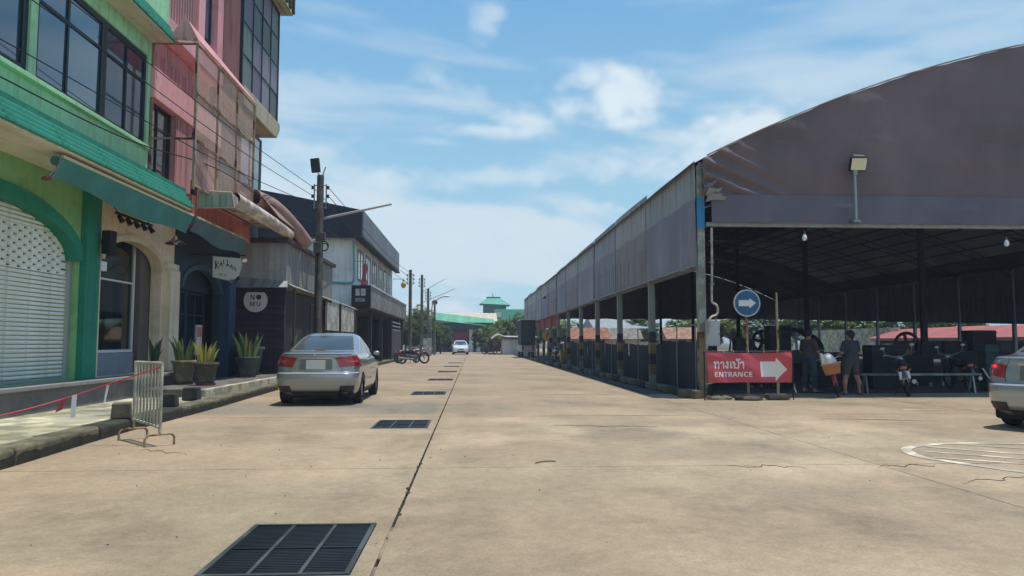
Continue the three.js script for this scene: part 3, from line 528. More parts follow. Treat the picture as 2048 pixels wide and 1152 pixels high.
{ // ---- box awning (white top, green end) and brown canvas awning
  const o = thing('box_awning', 'pale rounded street awning with a green striped end panel', 'awning');
  const prof0 = [[-6.42, 4.7], [-5.9, 4.62], [-5.72, 4.46], [-5.6, 4.42], [-5.5, 4.5], [-5.52, 4.64], [-5.62, 4.74], [-5.8, 4.78], [-6.42, 4.8]];
  new G().prismZ(prof0, -22.7, -17.55).tube([[-5.6, 4.64, -17.6], [-5.58, 4.62, -19.5], [-5.56, 4.58, -21.4], [-5.56, 4.52, -22.75]], 0.15, 12, 30).mesh('canopy', mat(0xe6d6d0, { map: T.grime }), o);
  for (let i = 0; i < 5; i++) { const a = -6.38 + i * 0.16; new G().box(a, a + 0.15, 4.41, 4.72, -17.54, -17.51).mesh('end_slat', mat([0x9fb3a2, 0x8aa593][i % 2], { map: T.streak }), o); }
  new G().wire([[-6.4, 4.38, -17.5], [-6.4, 4.79, -17.5], [-5.62, 4.75, -17.5], [-5.56, 4.4, -17.5], [-6.4, 4.38, -17.5]], 0.018).mesh('end_frame', mat(0xb8ad98), o);
  new G().box(-7.06, -6.45, 4.1, 4.66, -21.8, -17.3).mesh('red_fascia', M.red, o, { label: 'faded red board below the awning' });
  new G().tube([[-6.55, 4.1, -19], [-6.4, 4.02, -19.2], [-6.5, 3.96, -19.6], [-6.35, 4.05, -20]], 0.015).mesh('bracket', M.steel, o);
  settle(o);
  const b = thing('canvas_awning', 'faded brown canvas awning sloping down to the street', 'awning');
  const g = new G(), N = 8; for (let i = 0; i < N; i++) { const t = i / N, u = (i + 1) / N, f = (k) => [mix(-6.95, -5.42, k), mix(5.85, 4.75, k) + 0.3 * Math.sin(k * 3.1)]; const [xa, ya] = f(t), [xb, yb] = f(u); g.quad([xa, ya, -20.95], [xb, yb, -20.95], [xb, yb - 0.1, -24.6], [xa, ya - 0.1, -24.6], 0.02); }
  g.mesh('canvas', M.brown, b);
  new G().tube([[-6.15, 5.3, -20.95], [-5.85, 5.2, -22], [-5.6, 4.85, -23.2], [-5.45, 4.5, -24.3]], 0.25, 14, 40).mesh('front_roll', mat(0xb08f86, { map: T.cloth }), b);
  for (const z of [-21.1, -24.4]) new G().wire([[-7.0, 4.4, z], [-5.55, 4.7, z]], 0.02).mesh('arm', M.steel, b);
  settle(b);
}
function canvasTex(w, h, draw) { const c = document.createElement('canvas'); c.width = w; c.height = h; draw(c.getContext('2d'), w, h); const t = new THREE.CanvasTexture(c); t.colorSpace = THREE.SRGBColorSpace; return t; }
{ // ---- shop with plank wall and round sign
  const o = thing('plank_shop', 'low shop with dark purple plank wall and grey upper panel', 'building');
  const pm = [0x33293a, 0x2e2535, 0x382d40].map((c) => mat(c, { map: T.streak, roughness: 0.75 }));
  const pg = new G().prismX([[-22.52, 0], [-22.46, 0.01], [-22.5, 0.165], [-22.52, 0.168]], -7.04, -5.58).geo();
  for (let i = 0; i < 15; i++) { const m = put('plank', pg, pm[i % 3], o); m.position.y = 0.2 + i * 0.172; }
  new G().box(-7.04, -5.6, 0, 2.85, -36.4, -22.54).mesh('body', M.dark, o);
  new G().box(-7.04, -5.52, 2.74, 2.88, -22.7, -22.36, 0.02).mesh('eave_board', mat(0x2b2233, { map: T.streak }), o);
  new G().quad([-7.0, 2.89, -22.2], [-5.45, 2.89, -22.2], [-5.55, 3.1, -22.62], [-6.95, 3.22, -22.62], 0.02).mesh('pent_roof', mat(0x9b9d9b, { map: T.streak }), o);
  for (let i = 0; i < 8; i++) new G().box(-6.98 + i * 0.173, -6.807 + i * 0.173 - 0.006, 3.05, 4.25, -22.68, -22.64).mesh('wall_panel', mat([0xb4b5b3, 0xa9aaa8, 0xbcbcba][i % 3], { map: T.plaster }), o);
  new G().box(-7.0, -5.6, 2.86, 4.25, -30, -22.69).mesh('upper_body', mat(0x8a8c8b, { map: T.streak }), o);
  new G().box(-7.02, -5.48, 4.25, 4.37, -30.1, -22.3).mesh('roof', mat(0x4a3d40, { map: T.streak }), o);
  // street side: roof strip, posts, hanging sheets
  new G().quad([-5.59, 3.05, -22.7], [-5.38, 2.95, -22.7], [-5.38, 2.8, -35.4], [-5.59, 2.9, -35.4], 0.03).mesh('lean_to_roof', mat(0xb8b5ad, { map: T.streak }), o);
  for (const z of [-23, -28, -31, -35.2]) new G().box(-5.46, -5.4, 0.15, 2.9, z - 0.04, z + 0.04).mesh('post', M.woodDark, o);
  for (const [a, b] of [[-27.9, -30.6], [-31.1, -34.4]]) { const g = new G(); g.box(-5.44, -5.42, 1.72, 2.78, b, a); g.mesh('hanging_sheet', mat(0xc5c8c2, { map: T.grime, roughness: 0.8 }), o); }
  windowX(o, -35, -26, 1.05, 2.6, -5.57, [-33, -31, -29, -27.5], [], { glass: M.glassDark });
  new G().box(-5.6, -5.48, 0.1, 1.0, -35.5, -25).mesh('planter_wall', mat(0x6d7471, { map: T.grime }), o);
  settle(o);
  const s = thing('round_sign', 'round pale sign reading NO MU on the dark plank wall', 'sign');
  const dg = new THREE.CylinderGeometry(0.345, 0.345, 0.05, 40); dg.rotateX(Math.PI / 2); dg.translate(-6.42, 2.5, -22.4); put('disc', triUV(dg), mat(0xd2cdc4, { roughness: 0.6 }), s);
  const tx = canvasTex(512, 512, (c) => { c.fillStyle = '#d2cdc4'; c.fillRect(0, 0, 512, 512); c.fillStyle = '#17181a'; c.font = 'bold 150px sans-serif'; c.textAlign = 'center'; c.textBaseline = 'middle'; c.fillText('N', 195, 185); c.beginPath(); c.arc(330, 182, 56, 0, 7); c.fill(); c.fillStyle = '#6b6862'; c.fillRect(300, 176, 60, 12); c.fillStyle = '#3a3835'; c.fillText('M', 192, 335); c.fillText('U', 328, 335); c.fillStyle = '#a9a49b'; c.fillRect(205, 425, 100, 8); });
  const fg = new THREE.CircleGeometry(0.34, 40); fg.translate(-6.42, 2.5, -22.37); put('face', fg, mat(0xffffff, { map: tx, roughness: 0.6 }), s);
  new G().box(-6.5, -6.34, 2.38, 2.62, -22.46, -22.425).mesh('mount', M.black, s); settle(s);
}
{ // ---- hanging shop sign
  const o = thing('hanging_sign', 'pale hanging shop sign with dark lettering on a black bracket', 'sign');
  const tx = canvasTex(512, 384, (c) => { c.fillStyle = '#c9c8c1'; c.fillRect(0, 0, 512, 384); c.strokeStyle = '#2b2b2e'; c.lineCap = 'round'; for (const [w, ...q] of [[22, 60, 80, 60, 190], [16, 70, 140, 105, 90], [16, 70, 140, 110, 185], [18, 130, 150, 150, 100, 175, 150], [14, 190, 60, 195, 120], [20, 235, 150, 262, 128, 290, 150], [14, 250, 60, 262, 110], [16, 310, 170, 330, 140, 345, 200], [14, 370, 150, 380, 210], [12, 400, 180, 405, 230], [12, 120, 290, 150, 270, 180, 300], [12, 210, 280, 240, 300]]) { c.lineWidth = w; c.beginPath(); for (let i = 0; i < q.length; i += 2) i ? c.lineTo(q[i], q[i + 1]) : c.moveTo(q[i], q[i + 1]); c.stroke(); } });
  const sh = new THREE.Shape([[-0.34, 0.3], [0.36, 0.25], [0.28, -0.16], [0.1, -0.3], [-0.34, -0.2]].map((p) => new THREE.Vector2(...p)));
  const bg = new THREE.ExtrudeGeometry(sh, { depth: 0.05, bevelEnabled: true, bevelSize: 0.015, bevelThickness: 0.01, bevelSegments: 2 }); put('board', triUV(bg), mat(0xc9c8c1, { map: T.plaster }), o);
  const fg = new THREE.ShapeGeometry(sh); const uv = fg.attributes.uv; for (let i = 0; i < uv.count; i++) uv.setXY(i, (fg.attributes.position.getX(i) + 0.36) / 0.74, (fg.attributes.position.getY(i) + 0.32) / 0.64); fg.translate(0, 0, 0.066); put('face', fg, mat(0xffffff, { map: tx, roughness: 0.7 }), o);
  new G().wire([[-0.9, 0.36, 0.02], [0.44, 0.34, 0.02]], 0.018).mesh('bracket', M.black, o);
  new G().wire([[-0.25, 0.36, 0.02], [-0.25, 0.28, 0.02]], 0.008).wire([[0.25, 0.35, 0.02], [0.25, 0.24, 0.02]], 0.008).mesh('hanger', M.black, o);
  new G().cyl([0.4, 0.3, 0.04], [0.46, 0.2, 0.14], 0.03, 0.06, 12).mesh('spotlight', M.chrome, o);
  new G().cyl([0.1, -0.26, 0.08], [0.16, -0.32, 0.16], 0.025, 0.05, 12).mesh('spotlight', M.chrome, o);
  o.children.forEach((k) => { k.geometry.translate(-6.14, 3.1, -18.95); }); settle(o);
}
{ // ---- two storey bar with the dark roof band
  const o = thing('dark_roofed_bar', 'two storey white walled bar with a dark roof band and grey balcony', 'building');
  const wl = mat(0xf2f2ec, { map: T.plaster });
  new G().box(-16, -5.95, 3.0, 6.5, -55.5, -37.3).mesh('upper_wall', wl, o);
  new G().box(-16, -7.4, 0, 3.0, -55.5, -37.3).mesh('ground_wall', M.dark, o);
  new G().box(-8.6, -5.96, 0, 3.0, -37.5, -37.3).mesh('end_wall', wl, o);
  new G().prismZ([[-16, 6.4], [-5.5, 6.42], [-5.46, 7.8], [-9, 8.5], [-11.5, 8.95], [-16, 9]], -36.95, -36.85).mesh('end_fascia', mat(0x1c2436, { map: T.tarp, roughness: 0.7 }), o, { label: 'black tarpaulin gable' });
  const fm = [0x79818a, 0x727a84, 0x808890].map((c) => mat(c, { map: T.streak, roughness: 0.7 }));
  for (let i = 0; i < 9; i++) new G().box(-5.5, -5.4, 6.44, 7.78, -36.85 - (i + 1) * 2.0 + 0.01, -36.85 - i * 2.0 - 0.01, 0.006).mesh('fascia_panel', fm[i % 3], o);
  new G().box(-16, -5.52, 6.52, 7.7, -55, -36.97).mesh('roof_block', M.dark, o);
  new G().box(-5.7, -5.36, 6.34, 6.43, -55, -36.8).mesh('gutter', M.black, o);
  for (let i = 0; i < 6; i++) { const z = -38.6 - i * 2.8; windowX(o, z - 1.9, z, 4.5, 6.1, -5.9, [z - 0.95], [], { frame: mat(0x8c9290), glass: () => phys([0xa9aba6, 0x8f9596, 0x70787c][i % 3], { roughness: 0.25, clearcoat: 0.6 }) }); }
  const bm = [0x8d8f92, 0x96989b, 0x848689].map((c) => mat(c, { map: T.grime, roughness: 0.75 }));
  for (let i = 0; i < 10; i++) new G().box(-5.06, -4.98, 2.98, 4.02, -36.7 - (i + 1) * 1.95 + 0.008, -36.7 - i * 1.95 - 0.008, 0.006).mesh('balcony_panel', bm[i % 3], o);
  new G().box(-5.12, -4.93, 4.02, 4.09, -56.3, -36.62, 0.01).mesh('balcony_cap', M.offwhite, o);
  new G().box(-7.4, -5.07, 2.9, 3.05, -56.2, -36.72).mesh('balcony_floor', M.dark, o);
  for (const z of [-38.5, -43, -48, -55.6]) new G().box(-5.35, -5.15, 0.1, 2.98, z - 0.12, z + 0.12).mesh('pillar', mat(0x2b2c33), o);
  new G().box(-7.4, -5.4, 0, 2.95, -55.5, -55.3).mesh('far_wall', M.dark, o);
  new G().box(-7.39, -7.3, 0.2, 2.6, -46, -40).mesh('doors', M.glassDark, o);
  for (const y of [2.1, 2.35, 2.6]) new G().box(-5.3, -5.22, y - 0.05, y + 0.05, -54.5, -49.5, 0.01).mesh('louvre', M.alu, o);
  new G().box(-5.25, -5.12, 0.15, 2.05, -54, -47.8, 0.02).mesh('board_wall', mat(0x353743, { map: T.streak }), o);
  new G().tube([[-5.92, 6.3, -37.2], [-5.92, 4.3, -37.2], [-5.98, 4.22, -37.2], [-7.15, 4.2, -37.2], [-7.2, 4.1, -37.2], [-7.2, 3.3, -37.2]], 0.05, 8, 60).mesh('drain_pipe', mat(0x5fa5a2, { roughness: 0.5 }), o);
  // the lettered box at the balcony's end
  const sb = new G().box(-5.9, -4.97, 3.02, 4.05, -36.7, -36.58, 0.01).mesh('sign_box', M.black, o, { label: 'black sign box with white letters' });
  const tx = canvasTex(256, 256, (c) => { c.fillStyle = '#1d1d20'; c.fillRect(0, 0, 256, 256); c.fillStyle = '#b9bab8'; c.fillRect(50, 40, 60, 88); c.fillRect(124, 40, 64, 88); c.fillStyle = '#1d1d20'; c.fillRect(92, 40, 8, 50); c.fillRect(140, 82, 30, 8); c.fillStyle = '#b0b1af'; c.font = 'bold 66px sans-serif'; c.fillText('KOA', 48, 205); });
  const fg = new THREE.PlaneGeometry(0.9, 0.98); fg.translate(-5.43, 3.54, -36.575); put('lettering', fg, mat(0xffffff, { map: tx }), sb);
  settle(o);
  const f = thing('hanging_flag', 'small red and white flag hanging over the balcony', 'flag');
  const fgm = new G(); for (let i = 0; i < 6; i++) fgm.quad([-5.45 + 0.05 * Math.sin(i), 5.15 - i * 0.22, -36.9], [-5.2 + 0.06 * Math.sin(i * 1.7), 5.1 - i * 0.22, -36.8 + 0.05 * Math.cos(i)], [-5.2 + 0.06 * Math.sin(i * 1.7 + 1.7), 4.88 - i * 0.22, -36.8 + 0.05 * Math.cos(i + 1)], [-5.45 + 0.05 * Math.sin(i + 1), 4.93 - i * 0.22, -36.9], 0.006);
  fgm.mesh('cloth', mat(0xc06a66, { map: T.cloth }), f); new G().cyl([-5.9, 5.3, -37.2], [-5.2, 5.2, -36.8], 0.015).mesh('staff', M.steel, f); settle(f);
}
// ---- small fittings on the shopfronts
{
  const p = thing('pendant_lamp', 'black dome lamp hanging by the cream pillar', 'lamp');
  new G().lathe([[0.02, 0.2], [0.05, 0.14], [0.12, 0.08], [0.22, 0.02], [0.225, 0.0], [0.2, 0.012], [0.1, 0.07], [0.01, 0.12]]).mesh('shade', mat(0x2b2a28, { roughness: 0.5 }), p);
  new G().sph([0, 0.04, 0], 0.05).mesh('bulb', mat(0xe8e2d0, { roughness: 0.3 }), p);
  new G().cyl([0, 0.19, 0], [0, 0.62, 0], 0.008).mesh('cord', M.black, p);
  p.position.set(-6.63, 3.45, -16.9);
  const s = thing('wall_speaker', 'black box speaker on the green pillar', 'speaker');
  new G().box(-0.08, 0.1, -0.24, 0.2, -0.1, 0.1, 0.02).mesh('cabinet', M.black, s); new G().cyl([0.101, -0.08, 0], [0.107, -0.08, 0], 0.07, 0.09, 20).mesh('cone', M.rubber, s); new G().box(-0.2, -0.1, -0.04, 0.04, -0.03, 0.03).mesh('wall_bracket', M.steel, s);
  s.position.set(-6.82, 3.15, -14.25); s.rotation.y = -0.25;
  const l = thing('light_bar', 'bar with a row of small spotlights above the cream arch', 'lamp');
  new G().box(-6.85, -6.8, 3.72, 3.76, -16.1, -14.5).mesh('bar', M.black, l);
  for (let i = 0; i < 5; i++) { const z = -14.6 - i * 0.34; new G().cyl([-6.82, 3.7, z], [-6.74, 3.58, z], 0.035, 0.055, 12).mesh('spotlight', M.black, l); }
  new G().wire([[-7.1, 4.1, -14.6], [-6.83, 3.76, -14.6]], 0.01).wire([[-7.1, 4.1, -16], [-6.83, 3.76, -16]], 0.01).mesh('stay', M.black, l);
  settle(l);
  const w = thing('utility_box', 'small white box on the wall beside the cream arch', 'box');
  new G().box(-7.1, -7.0, 2.62, 2.8, -14.6, -14.38, 0.01).mesh('case', M.white, w); settle(w);
  const n = thing('notice_board', 'white and red notice standing at the blue shop door', 'sign');
  new G().box(-6.9, -6.86, 0.95, 1.7, -19.35, -18.95, 0.01).mesh('panel', mat(0xcac5c2, { map: T.plaster }), n); new G().box(-6.858, -6.852, 1.4, 1.65, -19.3, -19.0).mesh('red_field', M.red, n);
  for (const z of [-19.3, -19.0]) new G().wire([[-6.88, 0.335, z], [-6.88, 0.95, z]], 0.014).mesh('leg', M.steel, n); settle(n);
}
// ---------------------------------------------------------------- market shed on the right
const ROOFA = 0.509, ROOFB = 0.0185, SX = 5.3, FZ = -16.9, EZ = -74.4, CX = 18.1, RX = 2 * CX - SX;
const prof = [[5.3, 5.5], [5.78, 5.76], [6.5, 6.23], [7.23, 6.6], [7.97, 6.94], [8.96, 7.35], [10.2, 7.77], [11.45, 8.09], [13.3, 8.47], [15.6, 8.76], [18.1, 8.87]];
const roofY = (x) => { if (x > CX) x = 2 * CX - x; { const t = x - SX; return 5.5 + ROOFA * t - ROOFB * t * t; } for (let i = 0; i + 1 < prof.length; i++) if (x <= prof[i + 1][0]) { const t = (x - prof[i][0]) / (prof[i + 1][0] - prof[i][0]); return mix(prof[i][1], prof[i + 1][1], t); } return 8.87; };
const BAY = 4.8, colZ = Array.from({ length: 13 }, (_, k) => FZ - 0.12 - BAY * k);
{
  const o = thing('market_shed', 'long open sided market shed with arched roof and hanging dark tarpaulins', 'shed');
  // roof sheets, each bay one sheet
  const rm = [0x3e3e46, 0x3a3a42, 0x434347].map((c) => mat(c, { map: T.tarp, roughness: 0.8, side: THREE.DoubleSide }));
  const rt = [0x77756e, 0x6d6c67].map((c) => phys(c, { map: T.tarp, roughness: 0.9, transmission: 0.035, thickness: 0, side: THREE.DoubleSide }));
  for (let k = 0; k < 12; k++) { const za = FZ - k * BAY + (k ? -0.0 : 0.05), zb = k === 11 ? EZ : FZ - (k + 1) * BAY - 0.02; const tl = k > 3 && k < 9; for (const [ua, ub, m] of tl ? [[0, 0.6, rm[k % 3]], [0.6, 0.94, rt[k % 2]], [0.94, 1, rm[k % 3]]] : [[0, 1, rm[k % 3]]]) put('roof_sheet', sheet((u0, v) => { const u = mix(ua, ub, u0), x = mix(SX - 0.24, RX + 0.24, u), z = mix(za, zb, v); return [x, roofY(x) + 0.015 + 0.008 * Math.sin(u * 200) + (k % 2) * 0.006, z]; }, 90, 3), m, o); }
  // arched ribs with a lower chord and webs
  const rib = mat(0x3d3f45, { roughness: 0.7, metalness: 0.3 });
  for (let k = 0; k < 13; k++) {
    const z = colZ[k] + 0.06, g = new G(), N = 26, P = (i, d) => { const x = mix(SX + 0.1, RX - 0.1, i / N); return [x, roofY(x) - d, z]; };
    for (let i = 0; i < N; i++) { g.bar(P(i, 0.16), P(i + 1, 0.16), 0.05); g.bar(P(i, 0.52), P(i + 1, 0.52), 0.05); g.bar(P(i, i % 2 ? 0.16 : 0.52), P(i + 1, i % 2 ? 0.52 : 0.16), 0.03); }
    g.mesh('roof_rib', rib, o);
  }
  for (let i = 0; i < 25; i++) { const x = mix(SX + 0.4, RX - 0.4, i / 24); new G().box(x - 0.035, x + 0.035, roofY(x) - 0.13, roofY(x) - 0.04, EZ, FZ - 0.06).mesh('purlin', rib, o); }
  // side columns, left
  const cm = mat(0x8d9492, { map: T.streak, roughness: 0.6 }), yel = mat(0x9c8b60, { map: T.grime }), blk = mat(0x404347, { map: T.grime });
  colZ.forEach((z, k) => {
    const w = 0.088, top = 5.4;
    const c = new G().box(SX - w, SX + w, 0, top, z - w, z + w, 0.008).mesh('column', k ? cm : mat(0xa9aea6, { map: T.grime, roughness: 0.65 }), o);
    if (k) for (let i = 0; i < 4; i++) new G().box(SX - w - 0.004, SX + w + 0.004, 0.3 + i * 0.32, 0.62 + i * 0.32 - 0.003, z - w - 0.004, z + w + 0.004).mesh('painted_band', i % 2 ? blk : yel, c);
    else { new G().box(SX - w - 0.004, SX + w + 0.004, 3.92, 4.62, z - w - 0.004, z + w + 0.004).mesh('blue_wrap', mat(0x2f86b8, { roughness: 0.6 }), c); new G().box(SX - w - 0.003, SX + w + 0.003, 0, 1.5, z - w - 0.003, z + w + 0.003).mesh('yellowed_base', mat(0xa3977a, { map: T.rust }), c); }
    new G().box(RX - w, RX + w, 0, top, z - w, z + w).mesh('column', cm, o);
  });
  // posts inside
  for (let k = 2; k < 12; k += 2) { const z = colZ[k]; new G().box(16.5, 16.68, 0, roofY(16.6) - 0.5, z - 0.09, z + 0.09).mesh('inner_post', rib, o); }
  // eave rails and side beam
  new G().box(SX - 0.05, SX + 0.05, 2.98, 3.06, EZ, FZ - 0.25).mesh('valance_rail', M.galv, o);
  new G().box(SX - 0.04, SX + 0.06, 5.4, 5.48, EZ, FZ - 0.05).mesh('eave_beam', cm, o);
  new G().box(RX - 0.05, RX + 0.05, 5.4, 5.48, EZ, FZ - 0.05).mesh('eave_beam', cm, o);
  // left side cladding: boards above, hanging tarpaulins below
  const um = [0xa2a8ab, 0xaaadac, 0x9ca1a5].map((c) => mat(c, { map: T.streak, roughness: 0.85, side: THREE.DoubleSide, bumpMap: T.fold, bumpScale: 0.012 })), lm = [0x989da4, 0x8c9199, 0xa0a2a4, 0x949193].map((c, i) => mat(c, { map: i % 2 ? T.streak : T.tarp, bumpMap: T.fold, bumpScale: 0.02, roughness: 0.85, side: THREE.DoubleSide }));
  for (let k = 0; k < 12; k++) {
    const za = FZ - 0.02 - k * BAY, zb = k === 11 ? EZ : za - BAY + 0.02, ph = rr(0, 9), amp = k === 0 ? 0.05 : 0.018, top = k === 0 ? 5.5 : 5.56 + rr(-0.05, 0.08), lo = k === 7 ? 0.2 : 0;
    put('eave_board', sheet((u, v) => { const z = mix(za, zb, u); return [SX - 0.12 - 0.012 * Math.sin(u * 5 + ph) - 0.02 * fbm3(u * 4 + ph, v * 2, k, 3), mix(4.56 + 0.03 * Math.sin(u * 9 + ph), top + 0.02 * Math.sin(u * 3.1), v), z]; }, 20, 8), um[k % 3], o);
    put('side_tarp', sheet((u, v) => { const z = mix(za, zb, u), f = (1 - v) * 0.8 + 0.2; return [SX - 0.15 - f * amp * (Math.sin(u * 42 + ph + 2 * Math.sin(u * 7)) * (k === 0 ? sstep(0.75, 0, u) : 1) + 0.6 * Math.sin(u * 17 + ph)), mix(3.03 + 0.04 * Math.sin(u * 7 + ph) + 0.02 * Math.sin(u * 23), 4.6 - lo * Math.sin(u * 3.14) - 0.02 * Math.sin(u * 11 + ph), v), z]; }, k < 3 ? 90 : 30, 10), [lm[0], lm[3], lm[1], lm[2], lm[3]][k % 5], o);
    if (k) new G().box(SX - 0.19, SX - 0.16, 3.0, 5.5, za - 0.02, za + 0.02).mesh('seam_batten', um[(k + 1) % 3], o);
  }
  new G().box(SX - 0.2, SX - 0.17, 3.02, 3.07, EZ, FZ - 0.02).mesh('hem_pipe', M.galv, o);
  // front: gable tarpaulin and lower band
  const gm = mat(0x80716f, { map: T.tarp, roughness: 0.82, side: THREE.DoubleSide, bumpMap: T.fold, bumpScale: 0.02 });
  put('gable_tarp', sheet((u, v) => {
    const x = mix(SX + 0.02, RX - 0.02, u), y = mix(4.66, roofY(x) + 0.02 + 0.008 * Math.sin(x * 3.1) + 0.005 * Math.sin(x * 11), v), d = x - SX;
    const wr = 0.045 * (fbm3(x * 0.7, y * 1.2, 3, 5) - 0.5) + 0.09 * sstep(2.6, 0, d + Math.abs(y - 4.9)) * Math.sin((y * 1.4 + d * 0.6) * 13 + 2 * fbm3(x * 2, y * 2, 1, 3)) + 0.022 * Math.sin(y * 7 + x * 0.9 + 3 * fbm3(x * 0.5, y, 7, 3)) * fbm3(x * 0.6, y * 0.6, 9, 3);
    return [x, y, FZ + 0.1 + wr];
  }, 260, 60), gm, o, { label: 'brownish maroon tarpaulin filling the arched gable' });
  { const g = new G(); for (let x = SX + 0.1; x < RX - 0.3; x += 0.3) g.cyl([x, roofY(x) + 0.03, FZ + 0.2], [x + 0.3, roofY(x + 0.3) + 0.03, FZ + 0.2], 0.02, 0.02, 6); g.mesh('edge_rope', mat(0xb0a49c, { map: T.grime }), o); }
  put('gable_band', sheet((u, v) => { const x = mix(SX + 0.2, RX - 0.1, u); return [x, mix(4.03, 4.68, v), FZ + 0.13 + 0.05 * (fbm3(x * 0.8, v * 2, 5, 4) - 0.5) + 0.015 * Math.sin(x * 6)]; }, 160, 8), mat(0x7a7880, { map: T.tarp, roughness: 0.85, side: THREE.DoubleSide }), o, { label: 'grey tarpaulin band under the gable' });
  new G().box(SX + 0.1, RX - 0.1, 3.94, 4.04, FZ - 0.02, FZ + 0.08, 0.006).mesh('front_beam', mat(0xa5a6a2, { map: T.rust, roughness: 0.7 }), o);
  // torn scraps at the corner
  for (let i = 0; i < 3; i++) put('torn_scrap', sheet((u, v) => [SX + 0.04 + u * (0.46 - i * 0.1) + 0.05 * v, 4.56 + i * 0.13 + u * (0.04 + 0.07 * i) + (v - 0.5) * 0.17 * (1 - u * 0.55) + 0.02 * Math.sin(u * 5 + i), FZ + 0.22 + 0.05 * Math.sin(u * 4 + i * 2) + 0.03 * v], 10, 3), mat([0x8f8a88, 0x9a928c, 0x7d7478, 0x8c7a78, 0x857c7c][i], { side: THREE.DoubleSide, roughness: 0.8 }), o);
  // far gable and right side tarpaulins
  put('far_tarp', sheet((u, v) => { const x = mix(SX, RX, u); return [x, mix(3.6 + 0.05 * Math.sin(x * 2), roofY(x), v), EZ]; }, 60, 6), lm[0], o);
  for (let k = 0; k < 12; k++) { const za = FZ - k * BAY, zb = za - BAY, b = (z) => clamp(mix(2.35, 3.6, (-z - 42) / 32), 2.2, 3.6); put('right_tarp', sheet((u, v) => { const z = mix(za, zb, u); return [RX + 0.05 + 0.03 * Math.sin(u * 30), mix(b(z), 5.53, v), z]; }, 20, 5), lm[k % 4], o); }
  settle(o);
}
// ---- floodlight, bulbs, conduit and meter box on the shed
{
  const o = thing('floodlight', 'square floodlight on a pole in front of the shed gable', 'floodlight');
  new G().cyl([8.83, 4.05, FZ + 0.32], [8.83, 5.2, FZ + 0.32], 0.032, 0.032, 12).mesh('pole', mat(0x9fa8a4, { roughness: 0.5, metalness: 0.4 }), o);
  new G().box(-0.2, 0.2, -0.16, 0.16, -0.05, 0.03, 0.015).rot([1, 0, 0], 0.35).move(8.9, 5.38, FZ + 0.36).mesh('housing', M.black, o);
  new G().box(-0.175, 0.175, -0.135, 0.135, 0.031, 0.036).rot([1, 0, 0], 0.35).move(8.9, 5.38, FZ + 0.36).mesh('lens', mat(0xe6dfb6, { roughness: 0.25 }), o);
  new G().box(-0.13, 0.13, 0.165, 0.2, -0.1, 0.0, 0.01).rot([1, 0, 0], 0.35).move(8.9, 5.38, FZ + 0.36).mesh('driver_box', M.steel, o);
  new G().box(8.78, 8.88, 5.12, 5.24, FZ + 0.26, FZ + 0.36).mesh('bracket', M.steel, o);
  new G().box(8.75, 8.91, 4.02, 4.08, FZ + 0.1, FZ + 0.36).mesh('foot', M.steel, o); settle(o);
  for (const [x, y, lb] of [[7.72, 3.72, 'white bulb hanging from the shed beam left of the floodlight pole'], [12.6, 3.62, 'white bulb hanging from the shed beam near the right edge']]) {
    const b = thing('hanging_bulb', lb, 'bulb', 'bulbs hanging under the front beam');
    new G().lathe([[0.001, -0.1], [0.04, -0.085], [0.058, -0.04], [0.05, 0.01], [0.028, 0.05], [0.02, 0.07]], [x, y, FZ + 0.05]).mesh('globe', mat(0xeef1f2, { roughness: 0.2 }), b);
    new G().cyl([x, y + 0.06, FZ + 0.05], [x, y + 0.13, FZ + 0.05], 0.024).mesh('socket', mat(0x55585c), b); new G().cyl([x, y + 0.13, FZ + 0.05], [x, 3.94, FZ + 0.05], 0.006).mesh('cord', M.black, b); settle(b);
  }
  const c = thing('conduit_pipe', 'white conduit running down the shed corner post to the meter box', 'pipe');
  new G().tube([[5.5, 3.9, FZ + 0.12], [5.49, 3, FZ + 0.12], [5.47, 2.28, FZ + 0.13], [5.47, 2.18, FZ + 0.15], [5.56, 2.1, FZ + 0.2], [5.57, 1.95, FZ + 0.22], [5.5, 1.87, FZ + 0.25], [5.42, 1.85, FZ + 0.28], [5.36, 1.78, FZ + 0.3], [5.3, 1.4, FZ + 0.3], [5.27, 1.1, FZ + 0.3]], 0.028, 10, 90).mesh('pipe', mat(0xc9c4b8, { map: T.grime, roughness: 0.6 }), c);
  for (const y of [3.6, 3.1, 2.6]) new G().box(5.45, 5.53, y - 0.015, y + 0.015, FZ + 0.02, FZ + 0.16).mesh('clip', M.steel, c); settle(c);
  const m = thing('meter_box', 'grey electric meter box on the shed corner post', 'meter box');
  new G().box(5.33, 5.62, 1.18, 1.76, FZ + 0.0, FZ + 0.2, 0.012).mesh('case', mat(0xb5b9b6, { roughness: 0.5, map: T.plaster }), m); new G().box(5.345, 5.605, 1.195, 1.745, FZ + 0.2, FZ + 0.212, 0.004).mesh('door', mat(0xbfc3c0, { roughness: 0.5 }), m); new G().sph([5.59, 1.45, FZ + 0.216], 0.014).mesh('latch', M.black, m); new G().sph([5.57, 1.78, FZ + 0.1], 0.03).mesh('gland', M.white, m); settle(m);
}
